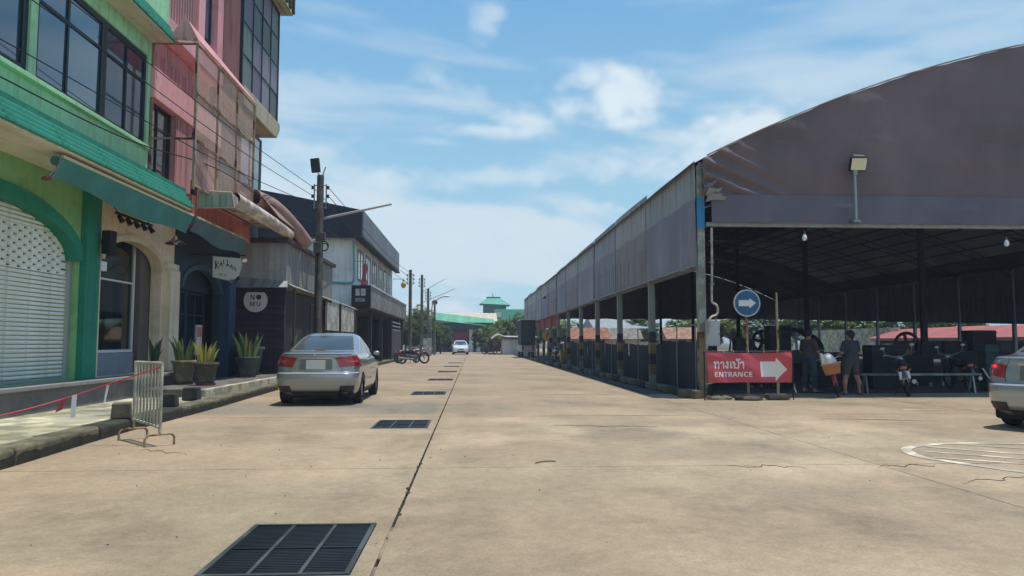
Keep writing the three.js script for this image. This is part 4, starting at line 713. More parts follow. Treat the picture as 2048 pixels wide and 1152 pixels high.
// ---- net fence between the columns
{
  const nm = [0x2d373a, 0x333b40, 0x2a3336].map((c) => mat(c, { map: T.cloth, roughness: 0.95, side: THREE.DoubleSide })), pm = mat(0x8f9691, { roughness: 0.6, metalness: 0.3 });
  const ord = ['nearest', 'second', 'third', 'fourth', 'fifth', 'sixth', 'seventh', 'eighth'];
  for (let k = 0; k < 8; k++) {
    const o = thing('net_fence', `${ord[k]} dark green net panel along the shed side, counted from the corner`, 'fence', 'net fence panels between the shed columns');
    const za = colZ[k] - 0.2, zb = colZ[k + 1] - 0.02, ph = rr(0, 9), h = k === 0 ? 1.33 : 1.3 + rr(-0.08, 0.08);
    put('net', sheet((u, v) => [SX + 0.32 + 0.04 * Math.sin(u * 20 + ph) * (1 - v * 0.6), mix(0.02, h - 0.05 * Math.sin(u * Math.PI) + 0.01 * Math.sin(u * 40), v), mix(za, zb, u)], 40, 8), nm[k % 3], o);
    for (const t of [0.25, 0.62]) { const z = mix(za, zb, t), H = k < 2 ? 1.72 : 1.35; new G().cyl([SX + 0.26, 0, z], [SX + 0.26, H, z], 0.018, 0.018, 8).mesh('post', pm, o); }
    if (k < 2) new G().cyl([SX + 0.26, 1.7, mix(za, zb, 0.25)], [SX + 0.26, 1.7, mix(za, zb, 0.62)], 0.016, 0.016, 8).mesh('top_rail', pm, o);
    settle(o);
  }
}
// ---- arrow sign, wooden post, banner
const TH = 'ทางเข้า';
{
  const BZ = -16.15, o = thing('arrow_sign', 'round blue sign with a white right arrow on a red and white post', 'sign');
  const dg = new THREE.CylinderGeometry(0.3, 0.3, 0.02, 48); dg.rotateX(Math.PI / 2); dg.translate(6.06, 2.13, BZ - 0.02); put('disc', triUV(dg), mat(0xb8c4cc, { roughness: 0.5 }), o);
  const fg = new THREE.CircleGeometry(0.272, 48); fg.translate(6.06, 2.13, BZ - 0.006); put('blue_face', triUV(fg), mat(0x1f6a94, { roughness: 0.45, map: T.plaster }), o);
  new G().ext([[-0.19, -0.065], [0.05, -0.065], [0.05, -0.11], [0.2, 0.01], [0.05, 0.11], [0.05, 0.07], [-0.19, 0.07]], 0.003, new THREE.Matrix4().makeTranslation(6.06, 2.125, BZ - 0.004)).mesh('arrow', mat(0xdfe0da, { roughness: 0.5 }), o);
  const pcs = [[1.98, 1.45, 0xb06a62], [1.45, 1.02, 0xb9a380], [1.02, 0.5, 0xa86a62], [0.5, 0.03, 0x9a8f80]];
  for (const [a, b, c] of pcs) new G().cyl([6.06, b, BZ - 0.05], [6.06, a, BZ - 0.05], 0.028, 0.028, 12).mesh('post', mat(c, { map: T.rust, roughness: 0.7 }), o);
  new G().lathe([[0.001, 0.1], [0.1, 0.1], [0.26, 0.07], [0.3, 0.03], [0.3, 0], [0.001, 0]], [6.06, 0.012, BZ - 0.05], 24).mesh('base', mat(0x55514a, { map: T.grime }), o);
  settle(o);
  const p = thing('wooden_post', 'tall thin weathered post beside the arrow sign', 'post');
  new G().bar([6.72, 0.02, BZ - 0.05], [6.75, 1.2, BZ - 0.05], 0.05, 0.05, 0.006).bar([6.75, 1.195, BZ - 0.05], [6.74, 2.36, BZ - 0.05], 0.045, 0.045, 0.006).mesh('shaft', mat(0xb3a68e, { map: T.rust, roughness: 0.85 }), p); new G().box(6.5, 6.98, 0.012, 0.12, BZ - 0.28, BZ + 0.02, 0.02).mesh('foot_block', M.kerb, p); settle(p);
  const b = thing('entrance_banner', 'red banner with white arrow reading ENTRANCE tied to a low frame', 'banner');
  const tx = canvasTex(1024, 360, (c, w, h) => {
    c.fillStyle = '#c2444f'; c.fillRect(0, 0, w, h);
    c.fillStyle = '#e7e2dc'; c.font = 'bold 76px sans-serif'; c.textBaseline = 'alphabetic'; c.save(); c.translate(92, 290); c.scale(1.12, 1); c.font = 'bold 80px sans-serif'; c.fillText('ENTRANCE', 0, 0); c.restore();
    thai(c, 92, 188);
    c.beginPath(); [[655, 110], [835, 110], [835, 62], [968, 205], [835, 345], [835, 292], [655, 292]].forEach(([x, y], i) => (i ? c.lineTo(x, y) : c.moveTo(x, y))); c.fill();
  });
  const x0 = 5.09, x1 = 7.0, g = sheet((u, v) => [mix(x0 + 0.05 * (1 - v) * (1 - u), x1, u), mix(0.385, 1.045, v) - 0.015 * Math.sin(u * Math.PI) * (v > 0.5 ? 1 : -0.3), BZ + 0.05 + 0.03 * Math.sin(u * 6 + v * 2) * (0.3 + 0.7 * sstep(0.55, 1, v)) + 0.02 * Math.sin(u * 15 + v * 8) * sstep(0.6, 1, v) + 0.025 * Math.sin((u * 3 + v) * 4)], 80, 24);
  { const p2 = g.attributes.position, uv = g.attributes.uv; for (let i = 0; i < p2.count; i++) uv.setXY(i, (p2.getX(i) - x0) / (x1 - x0), (p2.getY(i) - 0.385) / 0.66); }
  put('cloth', g, phys(0xffffff, { map: tx, roughness: 0.38, side: THREE.DoubleSide, clearcoat: 0.3, clearcoatRoughness: 0.3 }), b);
  const fm = mat(0x2c2d30, { roughness: 0.5, metalness: 0.4 });
  new G().cyl([x0 - 0.02, 1.06, BZ], [x1 + 0.05, 1.06, BZ], 0.016).mesh('top_rail', fm, b);
  for (const x of [x0 - 0.02, x1 + 0.05]) new G().cyl([x, 0.01, BZ], [x, 1.06, BZ], 0.016).mesh('leg', fm, b);
  new G().cyl([x0 - 0.02, 0.34, BZ], [x0 + 0.42, 0.4, BZ - 0.3], 0.014).cyl([x0 - 0.02, 0.1, BZ], [x0 + 0.2, 0.01, BZ - 0.35], 0.012).mesh('brace', M.steel, b);
  new G().cyl([x1 + 0.05, 0.33, BZ], [x1 + 0.12, 0.16, BZ - 0.02], 0.014).mesh('brace', M.alu, b);
  for (const x of [5.5, 5.72, 6.05, 6.4, 6.7]) new G().torus([x, 1.06, BZ + 0.01], 0.02, 0.005, 'x', 10, 5).mesh('tie', M.white, b);
  settle(b);
  const r = thing('rubble', 'low heap of dry rubble and a flat stone under the banner', 'rubble');
  for (let i = 0; i < 16; i++) { const s = rr(0.03, 0.09), g2 = new THREE.IcosahedronGeometry(s, 1), q = g2.attributes.position; for (let j = 0; j < q.count; j++) { const f = 0.75 + 0.5 * fbm3(q.getX(j) * 20 + i, q.getY(j) * 20, q.getZ(j) * 20, 2); q.setXYZ(j, q.getX(j) * f * 1.5, q.getY(j) * f * 0.6, q.getZ(j) * f); } g2.computeVertexNormals(); g2.translate(rr(5.2, 5.75), s * 0.4, BZ - rr(0.1, 0.35)); put('stone', triUV(g2), i % 2 ? M.kerb : mat(0x8c8570, { map: T.grime }), r); }
  new G().box(5.72, 6.3, 0.006, 0.085, BZ + 0.03, BZ + 0.16, 0.02).mesh('flat_stone', M.kerbDark, r); settle(r);
}
function thai(c, x, y) {   // "ทางเข้า", drawn as strokes
  c.save(); c.strokeStyle = '#e7e2dc'; c.lineWidth = 15; c.lineJoin = 'round'; c.lineCap = 'round';
  const H = 74, L = (pts) => { c.beginPath(); pts.forEach(([a, b], i) => (i ? c.lineTo(x + a, y - b) : c.moveTo(x + a, y - b))); c.stroke(); }, O = (a, b, r) => { c.beginPath(); c.arc(x + a, y - b, r, 0, 7); c.stroke(); };
  // tho thahan
  O(12, H - 6, 7); L([[20, H - 8], [20, 0]]); L([[20, 40], [40, H - 4], [56, H], [62, H - 14], [62, 0]]);
  // sara aa
  L([[86, H - 18], [96, H - 2], [112, H], [122, H - 14], [122, 0]]);
  // ngo ngu
  O(166, H - 8, 8); L([[172, H - 16], [172, 4], [160, 0], [146, 26]]);
  // sara e
  L([[206, H], [206, 14], [214, 4]]); O(214, 8, 6);
  // kho khai
  O(238, H - 7, 7); L([[246, H - 10], [254, H - 26], [238, H - 40], [252, H - 50], [250, 2], [296, 2], [296, H]]);
  // mai tho
  O(278, H + 24, 6); L([[284, H + 30], [292, H + 14], [312, H + 34]]);
  // sara aa
  L([[318, H - 18], [328, H - 2], [344, H], [354, H - 14], [354, 0]]);
  c.restore();
}
// ---------------------------------------------------------------- vehicles
const tab = (t) => (h) => { if (h <= t[0][0]) return t[0][1]; for (let i = 0; i + 1 < t.length; i++) if (h <= t[i + 1][0]) return mix(t[i][1], t[i + 1][1], (h - t[i][0]) / (t[i + 1][0] - t[i][0])); return t[t.length - 1][1]; };
const carShape = {
  r: tab([[0.2, 2.0], [0.28, 2.1], [0.36, 2.16], [0.5, 2.2], [0.6, 2.2], [0.645, 2.185], [0.66, 2.13], [0.68, 2.105], [0.8, 2.1], [0.92, 2.085], [0.99, 2.09], [1.025, 2.08], [1.04, 2.03], [1.05, 1.9], [1.065, 1.6], [1.085, 1.36], [1.2, 1.08], [1.3, 0.83], [1.37, 0.62], [1.42, 0.45], [1.45, 0.32], [1.465, 0.24], [1.47, 0.18]]),
  f: tab([[0.2, -1.98], [0.28, -2.1], [0.42, -2.18], [0.56, -2.18], [0.66, -2.12], [0.72, -2.02], [0.78, -1.84], [0.85, -1.5], [0.91, -1.2], [0.95, -1.0], [1.0, -0.92], [1.1, -0.74], [1.2, -0.55], [1.3, -0.35], [1.37, -0.2], [1.42, -0.08], [1.45, 0.0], [1.465, 0.06], [1.47, 0.1]]),
  w: tab([[0.2, 0.76], [0.28, 0.815], [0.4, 0.84], [0.55, 0.848], [0.66, 0.842], [0.76, 0.848], [0.86, 0.838], [0.92, 0.82], [0.98, 0.79], [1.04, 0.765], [1.1, 0.74], [1.2, 0.695], [1.3, 0.65], [1.36, 0.615], [1.4, 0.58], [1.43, 0.53], [1.45, 0.47], [1.463, 0.38], [1.47, 0.25]]),
};
function outline(h, s) {   // s 0..1 rear face, 1..2 rear corner, 2..3 side, 3..4 front corner, 4..5 front face; half of the plan at height h
  const w = carShape.w(h), r = carShape.r(h), f = carShape.f(h), cab = h > 1.07, L = r - f, rc = Math.min(cab ? 0.22 : 0.3, w * 0.5, L * 0.3), rz = Math.min(cab ? 0.2 : 0.34, L * 0.3), bow = (cab ? 0.05 : 0.07) * Math.min(1, L), fw = cab ? 0.24 : 0.36, fz = Math.min(cab ? 0.25 : 0.5, L * 0.3), fb = Math.min(0.1, L * 0.2);
  const tp = (z) => 1 - 0.05 * Math.pow((z - 0.1) / 2.1, 2);
  let x, z;
  if (s <= 1) { x = s * (w - rc); z = r - bow * Math.pow(x / w, 2); }
  else if (s <= 2) { const a = (s - 1) * Math.PI / 2, e = r - bow * Math.pow((w - rc) / w, 2); x = w - rc + rc * Math.sin(a); z = e - rz + rz * Math.cos(a); }
  else if (s <= 3) { x = w; z = mix(r - bow * Math.pow((w - rc) / w, 2) - rz, f + fb + fz, s - 2); }
  else if (s <= 4) { const a = (s - 3) * Math.PI / 2; x = w - fw + fw * Math.cos(a); z = f + fb + fz - fz * Math.sin(a); }
  else { x = (5 - s) * (w - fw); z = f + fb * Math.pow(x / (w - fw + 1e-6), 2); }
  return [x * tp(z), z];
}
const sForZ = (h, z) => { const a = outline(h, 2)[1], b = outline(h, 3)[1]; return 2 + (a - z) / (a - b); };
function carPatch(s0, s1, h0, h1, off, nu = 10, nv = 6, side = 1) {   // piece of skin lying just proud of the body; bounds may be functions
  const F = (q) => (typeof q === 'function' ? q : () => q), A = F(s0), B = F(s1), P = F(h0), Q = F(h1), E = (h, s) => { const [x, z] = outline(h, s); return V3(x, h, z); };
  return sheet((u, v) => {
    const h = mix(P(u), Q(u), v), s = mix(A(h), B(h), u), p = E(h, s), du = E(h, s + 0.02).sub(E(h, s - 0.02)), dv = E(Math.min(h + 0.008, 1.47), s).sub(E(h - 0.008, s)), n = dv.cross(du).normalize();
    if (n.x * p.x < 0 && Math.abs(n.x) > 0.5) n.negate(); else if (n.z * (s < 2.5 ? 1 : -1) < 0 && Math.abs(n.x) <= 0.5) n.negate();
    p.addScaledVector(n, off); return [p.x * side, p.y, p.z];
  }, nu, nv);
}
const flipAll = (g) => g;
function buildBody() {
  const hs = [0.2, 0.24, 0.28, 0.32, 0.36, 0.42, 0.48, 0.54, 0.6, 0.63, 0.645, 0.655, 0.66, 0.67, 0.68, 0.74, 0.8, 0.86, 0.9, 0.93, 0.96, 0.99, 1.01, 1.025, 1.034, 1.04, 1.046, 1.052, 1.06, 1.068, 1.078, 1.09, 1.12, 1.16, 1.2, 1.25, 1.3, 1.34, 1.37, 1.395, 1.42, 1.436, 1.45, 1.458, 1.465, 1.47];
  const ss = []; for (let i = 0; i <= 8; i++) ss.push(i / 8); for (let i = 1; i <= 10; i++) ss.push(1 + i / 10); for (let i = 1; i <= 30; i++) ss.push(2 + i / 30); for (let i = 1; i <= 10; i++) ss.push(3 + i / 10); for (let i = 1; i <= 8; i++) ss.push(4 + i / 8);
  const ring = [...ss.map((s) => [s, 1]), ...ss.slice(1, -1).reverse().map((s) => [s, -1])], n = ring.length, pos = [], idx = [];
  hs.forEach((h) => ring.forEach(([s, sd]) => { const [x, z] = outline(h, s); pos.push(x * sd, h, z); }));
  for (let j = 0; j + 1 < hs.length; j++) for (let i = 0; i < n; i++) { const a = j * n + i, b = j * n + (i + 1) % n; idx.push(a, b, a + n, b, b + n, a + n); }
  const cb = pos.length / 3; pos.push(0, 0.2, 0); const ct = pos.length / 3; pos.push(0, 1.472, 0.14), 0;
  const top = (hs.length - 1) * n; for (let i = 0; i < n; i++) { idx.push(cb, (i + 1) % n, i); idx.push(ct, top + i, top + (i + 1) % n); }
  const g = new THREE.BufferGeometry(); g.setAttribute('position', new THREE.Float32BufferAttribute(pos, 3)); g.setIndex(idx); g.computeVertexNormals(); g.setAttribute('uv', new THREE.Float32BufferAttribute(new Float32Array(pos.length / 3 * 2), 2));
  const ev = new Evaluator(); ev.useGroups = false;
  let b = new Brush(g); b.updateMatrixWorld();
  for (const z of [1.3, -1.25]) for (const s of [-1, 1]) { const c = new THREE.CylinderGeometry(0.335, 0.335, 0.5, 36); c.rotateZ(Math.PI / 2); c.translate(s * 0.8, 0.31, z); const k = new Brush(c); k.updateMatrixWorld(); b = ev.evaluate(b, k, SUBTRACTION); b.updateMatrixWorld(); }
  return triUV(b.geometry.clone());
}
const bodyGeo = buildBody();
const wheelGeo = {
  tyre: new G().lathe([[0.2, -0.09], [0.28, -0.092], [0.3, -0.075], [0.304, -0.03], [0.304, 0.03], [0.3, 0.075], [0.28, 0.092], [0.2, 0.09]], [0, 0, 0], 40).rot([0, 0, 1], Math.PI / 2).geo(),
  rim: (() => { const g = new G().lathe([[0.2, -0.07], [0.205, 0.07], [0.19, 0.06], [0.17, 0.02], [0.05, 0.015], [0.045, 0.05], [0.001, 0.055]], [0, 0, 0], 32).rot([0, 0, 1], -Math.PI / 2); for (let i = 0; i < 7; i++) { const a = i * Math.PI * 2 / 7; g.bar([0.055, 0.03 * Math.cos(a), 0.03 * Math.sin(a)], [0.05, 0.195 * Math.cos(a), 0.195 * Math.sin(a)], 0.03, 0.035, 0.006); } return g.geo(); })(),
};
const lampRed = phys(0x8e1119, { roughness: 0.12, clearcoat: 1, clearcoatRoughness: 0.03 });
function car(name, label, paint, o = {}) {
  const t = thing(name, label, 'car');
  put('body', bodyGeo, paint, t);
  const gl = phys(0x3a4446, { roughness: 0.12, clearcoat: 0.25, clearcoatRoughness: 0.03 }), seam = mat(0x1b1c1e, { roughness: 0.7 });
  const both = (nm, a, b, c, d, off, m, nu, nv, par = t) => [1, -1].map((sd) => put(nm, carPatch(a, b, c, d, off, nu, nv, sd), m, par));
  // windows
  const rear = new G(); put('rear_window', mergeGeometries([carPatch(0, 1.35, 1.105, 1.4, 0.004, 14, 10, 1), carPatch(0, 1.35, 1.105, 1.4, 0.004, 14, 10, -1)]), gl, t);
  put('windscreen', mergeGeometries([carPatch(3.6, 5, 0.985, 1.4, 0.004, 14, 10, 1), carPatch(3.6, 5, 0.985, 1.4, 0.004, 14, 10, -1)]), gl, t);
  both('side_window', (h) => sForZ(h, carShape.r(h) - 0.36), (h) => sForZ(h, 0.19), 1.035, 1.36, 0.004, gl, 10, 8);
  both('side_window', (h) => sForZ(h, 0.13), (h) => sForZ(h, carShape.f(h) + 0.42), 1.02, 1.36, 0.004, gl, 10, 8);
  // seams
  for (const z of [1.05, 0.16, -0.78]) both('door_seam', (h) => sForZ(h, z + 0.004), (h) => sForZ(h, z - 0.004), 0.34, 0.98, 0.003, seam, 1, 10);
  both('sill', (h) => sForZ(h, 0.9), (h) => sForZ(h, -0.85), 0.22, 0.3, 0.004, mat(0x2a2b2d), 10, 2);
  both('boot_seam', (h) => 0.985, (h) => 1.0, 0.675, 1.02, 0.003, seam, 1, 8);
  both('bumper_ledge', 0, 1.95, 0.636, 0.66, 0.006, phys(0xc4c4be, { roughness: 0.25, metalness: 0.5, clearcoat: 1 }), 16, 2);
  both('bumper_seam', 0, 1.9, 0.662, 0.668, 0.003, seam, 16, 1);
  both('door_handle', (h) => sForZ(h, 0.98), (h) => sForZ(h, 0.78), 0.885, 0.91, 0.018, paint, 4, 2); both('door_handle', (h) => sForZ(h, 0.08), (h) => sForZ(h, -0.12), 0.875, 0.9, 0.018, paint, 4, 2);
  // tail lamps
  if (o.lamp === 'small') {
    [1, -1].forEach((sd) => { const l = put('tail_lamp', carPatch(1.0, 2.12, (u) => mix(0.74, 0.82, u), (u) => mix(0.93, 0.98, u), 0.01, 14, 6, sd), phys(0x9c2a2c, { roughness: 0.15, clearcoat: 1 }), t); put('clear_lens', carPatch(1.55, 2.05, 0.78, 0.93, 0.016, 8, 4, sd), phys(0xb9a9a6, { roughness: 0.15, clearcoat: 1 }), l); put('brake_light', carPatch(1.3, 1.48, 0.89, 0.925, 0.018, 3, 2, sd), mat(0xff3030, { emissive: 0xff2020, emissiveIntensity: o.lit ? 1.3 : 0, roughness: 0.3 }), l); });
  } else [1, -1].forEach((sd) => { const l = put('tail_lamp', carPatch((h) => mix(0.88, 0.74, (h - 0.75) / 0.22), 2.13, (u) => mix(0.76, 0.8, u), (u) => mix(0.955, 0.985, sstep(0, 0.5, u)), 0.012, 18, 6, sd), lampRed, t); put('clear_lens', carPatch(1.15, 1.75, 0.855, 0.89, 0.018, 8, 2, sd), phys(0xa04a4c, { roughness: 0.12, clearcoat: 1 }), l); });
  // boot lid details
  put('plate_recess', mergeGeometries([carPatch(0, 0.62, 0.715, 0.925, 0.003, 6, 4, 1), carPatch(0, 0.62, 0.715, 0.925, 0.003, 6, 4, -1)]), o.recess || mat(0x6f716c, { roughness: 0.45, metalness: 0.3 }), t);
  put('chrome_strip', mergeGeometries([carPatch(0, 0.68, 0.928, 0.95, 0.014, 8, 3, 1), carPatch(0, 0.68, 0.928, 0.95, 0.014, 8, 3, -1)]), mat(0xc9ccca, { roughness: 0.2, metalness: 0.7 }), t);
  new G().box(-0.19, 0.19, 0.725, 0.9, 2.108, 2.124, 0.004).mesh('number_plate', mat(0xd2d4ce, { roughness: 0.6 }), t);
  new G().bar([-0.035, 0.985, 2.098], [-0.028, 1.03, 2.088], 0.012).bar([0.035, 0.985, 2.098], [0.028, 1.03, 2.088], 0.012).bar([-0.03, 1.008, 2.094], [0.03, 1.008, 2.094], 0.01).mesh('emblem', M.chrome, t);
  put('boot_lip', mergeGeometries([carPatch(0, 1.55, 1.02, 1.045, 0.012, 14, 3, 1), carPatch(0, 1.55, 1.02, 1.045, 0.012, 14, 3, -1)]), paint, t);
  new G().box(-0.17, 0.06, 1.085, 1.1, 1.36, 1.38).mesh('high_brake_light', mat(0xb97a3a, { roughness: 0.4 }), t);
  // lower bumper
  both('rear_reflector', 0.95, 1.6, 0.27, 0.4, 0.006, mat(0x3a2a2c, { roughness: 0.6 }), 8, 4);
  put('lower_valance', mergeGeometries([carPatch(0, 1.0, 0.2, 0.29, 0.004, 8, 3, 1), carPatch(0, 1.0, 0.2, 0.29, 0.004, 8, 3, -1)]), mat(0x2b2c2e), t);
  new G().cyl([0.5, 0.25, 1.85], [0.5, 0.25, 2.17], 0.045, 0.045, 16, true).mesh('exhaust_pipe', mat(0x4a4c4e, { roughness: 0.4, metalness: 0.8, side: THREE.DoubleSide }), t);
  new G().box(-0.72, 0.72, 0.14, 0.3, -1.95, 1.98, 0.05).mesh('underbody', M.rubber, t);
  // front
  both('headlamp', 3.3, 4.25, 0.6, (u) => mix(0.76, 0.68, u), 0.01, phys(0xc9d0d2, { roughness: 0.08, clearcoat: 1, metalness: 0.3 }), 10, 5);
  put('grille', mergeGeometries([carPatch(4.35, 5, 0.52, 0.64, 0.006, 6, 3, 1), carPatch(4.35, 5, 0.52, 0.64, 0.006, 6, 3, -1)]), M.black, t);
  put('front_intake', mergeGeometries([carPatch(4.1, 5, 0.24, 0.4, 0.006, 6, 3, 1), carPatch(4.1, 5, 0.24, 0.4, 0.006, 6, 3, -1)]), M.black, t);
  for (const sd of [-1, 1]) { const m = new G().sph([sd * 0.88, 1.01, -0.62], 0.085, 0.9, 0.6, 0.5, 16).mesh('wing_mirror', paint, t); new G().box(sd * 0.76, sd * 0.86, 0.97, 1.0, -0.64, -0.6).mesh('mirror_arm', M.black, m); }
  for (const z of [1.3, -1.25]) for (const sd of [-1, 1]) { const w = put('wheel', wheelGeo.tyre, M.rubber, t); w.position.set(sd * 0.735, 0.302, z); const r = put('rim', wheelGeo.rim, mat(0x9a9da0, { roughness: 0.35, metalness: 0.8 }), w); r.rotation.y = sd > 0 ? 0 : Math.PI; }
  new G().cyl([0, 1.465, 0.3], [0, 1.52, 0.36], 0.008, 0.004, 8).mesh('aerial', M.black, t);
  return t;
}
{
  const silver = phys(0x9fa2a2, { roughness: 0.34, metalness: 0.6, clearcoat: 1, clearcoatRoughness: 0.06 });
  const a = car('parked_sedan', 'champagne silver sedan parked on the left, seen from behind', silver); a.position.set(-3.14, 0.004, -17.2); a.rotation.y = 0.012;
  const b = car('stopped_sedan', 'silver grey sedan cut off by the right edge, brake lamp lit', phys(0xa4aab0, { roughness: 0.3, metalness: 0.55, clearcoat: 1, clearcoatRoughness: 0.05 }), { lamp: 'small', lit: true }); b.position.set(9.77, 0.004, -11.2); b.rotation.y = -1.0;
  const c = car('distant_car', 'small white car facing us at the far end of the road', phys(0xdfe1df, { roughness: 0.3, clearcoat: 1 })); c.position.set(-1.3, 0.004, -80); c.rotation.y = Math.PI + 0.05;
}
// ---- motorcycles and bicycle, forward is -z
function motorbike(label, o) {
  const t = thing(o.name || 'motorcycle', label, 'motorcycle'), W = o.wb || 0.62, R = o.R || 0.29, body = o.body, bk = M.black, ch = mat(0x9a9da0, { roughness: 0.3, metalness: 0.8 });
  for (const z of [-W, W]) {
    const w = new G().torus([0, R, z], R - 0.05, 0.05, 'x', 30, 10).mesh('wheel', M.rubber, t); const s = new G().torus([0, R, z], R - 0.1, 0.014, 'x', 28, 6).cyl([-0.05, R, z], [0.05, R, z], 0.035); for (let i = 0; i < 10; i++) { const a = i * 0.628; s.cyl([0, R, z], [0, R + (R - 0.1) * Math.cos(a), z + (R - 0.1) * Math.sin(a)], 0.006, 0.006, 5); } s.mesh('rim', ch, w);
  }
  for (const s of [-1, 1]) new G().cyl([s * 0.07, R, -W], [s * 0.07, 0.85, -W + 0.24], 0.02, 0.024).mesh('fork', ch, t);
  new G().box(-0.13, 0.13, 0.22, 0.5, -0.22, 0.2, 0.05).cyl([0, 0.45, -0.1], [0, 0.62, -0.2], 0.08, 0.07, 12).mesh('engine', mat(0x55585b, { roughness: 0.5, metalness: 0.6 }), t);
  new G().wire([[0, 0.85, -W + 0.24], [0, 0.66, -0.1], [0, 0.62, 0.3], [0, 0.7, W]], 0.028, 8).wire([[0, 0.8, -W + 0.25], [0, 0.3, -0.25], [0, 0.25, 0.2], [0, R, W]], 0.024, 8).mesh('frame', bk, t);
  new G().sph([0, 0.75, -0.12], 0.17, 0.75, 0.62, 1.55, 18).mesh('fuel_tank', body, t);
  new G().sph([0, 0.72, 0.33], 0.2, 0.72, 0.32, 1.7, 18).mesh('seat', M.rubber, t);
  new G().tube([[0, R + 0.12, W + R], [0, R * 2 + 0.03, W + 0.16], [0, R * 2 + 0.05, W - 0.06], [0, R * 1.6, W - 0.28]], 0.07, 8).mesh('rear_mudguard', body, t);
  new G().tube([[0, R * 1.3, -W - R * 0.98], [0, R * 2 + 0.02, -W - 0.04], [0, R * 1.7, -W + 0.25]], 0.055, 8).mesh('front_mudguard', body, t);
  new G().tube([[-0.36, 0.98, -W + 0.42], [-0.3, 1.0, -W + 0.36], [-0.1, 0.93, -W + 0.26], [0.1, 0.93, -W + 0.26], [0.3, 1.0, -W + 0.36], [0.36, 0.98, -W + 0.42]], 0.014, 7).mesh('handlebar', ch, t);
  new G().sph([0, 0.86, -W + 0.1], 0.09, 1, 1, 0.8).mesh('headlamp', ch, t);
  for (const s of [-1, 1]) { new G().cyl([s * 0.28, 0.99, -W + 0.35], [s * 0.32, 1.14, -W + 0.36], 0.007).sph([s * 0.33, 1.17, -W + 0.36], 0.055, 1, 0.7, 0.2).mesh('mirror', ch, t); new G().cyl([s * 0.36, 0.98, -W + 0.42], [s * 0.44, 0.97, -W + 0.46], 0.019).mesh('grip', M.rubber, t); }
  new G().cyl([0.15, 0.27, 0.0], [0.17, 0.34, W + 0.22], 0.035, 0.05, 12).mesh('exhaust', ch, t);
  new G().sph([0, 0.68, W + 0.16], 0.075, 1.15, 0.7, 0.8).mesh('tail_lamp', phys(0xb5454a, { roughness: 0.2, clearcoat: 1 }), t);
  if (o.plate) { new G().box(-0.115, 0.115, 0.42, 0.6, W + 0.262, W + 0.27).rot([1, 0, 0], -0.18, [0, 0.5, W + 0.26]).mesh('number_plate', mat(0xd6d8d2), t); new G().box(-0.05, 0.05, 0.32, 0.42, W + 0.24, W + 0.255).mesh('plate_bracket', mat(0xc8c9c0), t); }
  for (const s of [-1, 1]) new G().sph([s * 0.13, 0.62, W + 0.12], 0.03).mesh('indicator', mat(0xa5622a, { roughness: 0.3 }), t);
  new G().cyl([-0.1, 0.28, 0.1], [-0.3, 0.01, 0.12], 0.012).mesh('side_stand', bk, t);
  return t;
}
const place = (t, x, y, z, ry, rz = 0) => { t.position.set(x, y, z); t.rotation.set(0, ry, rz, 'YXZ'); };
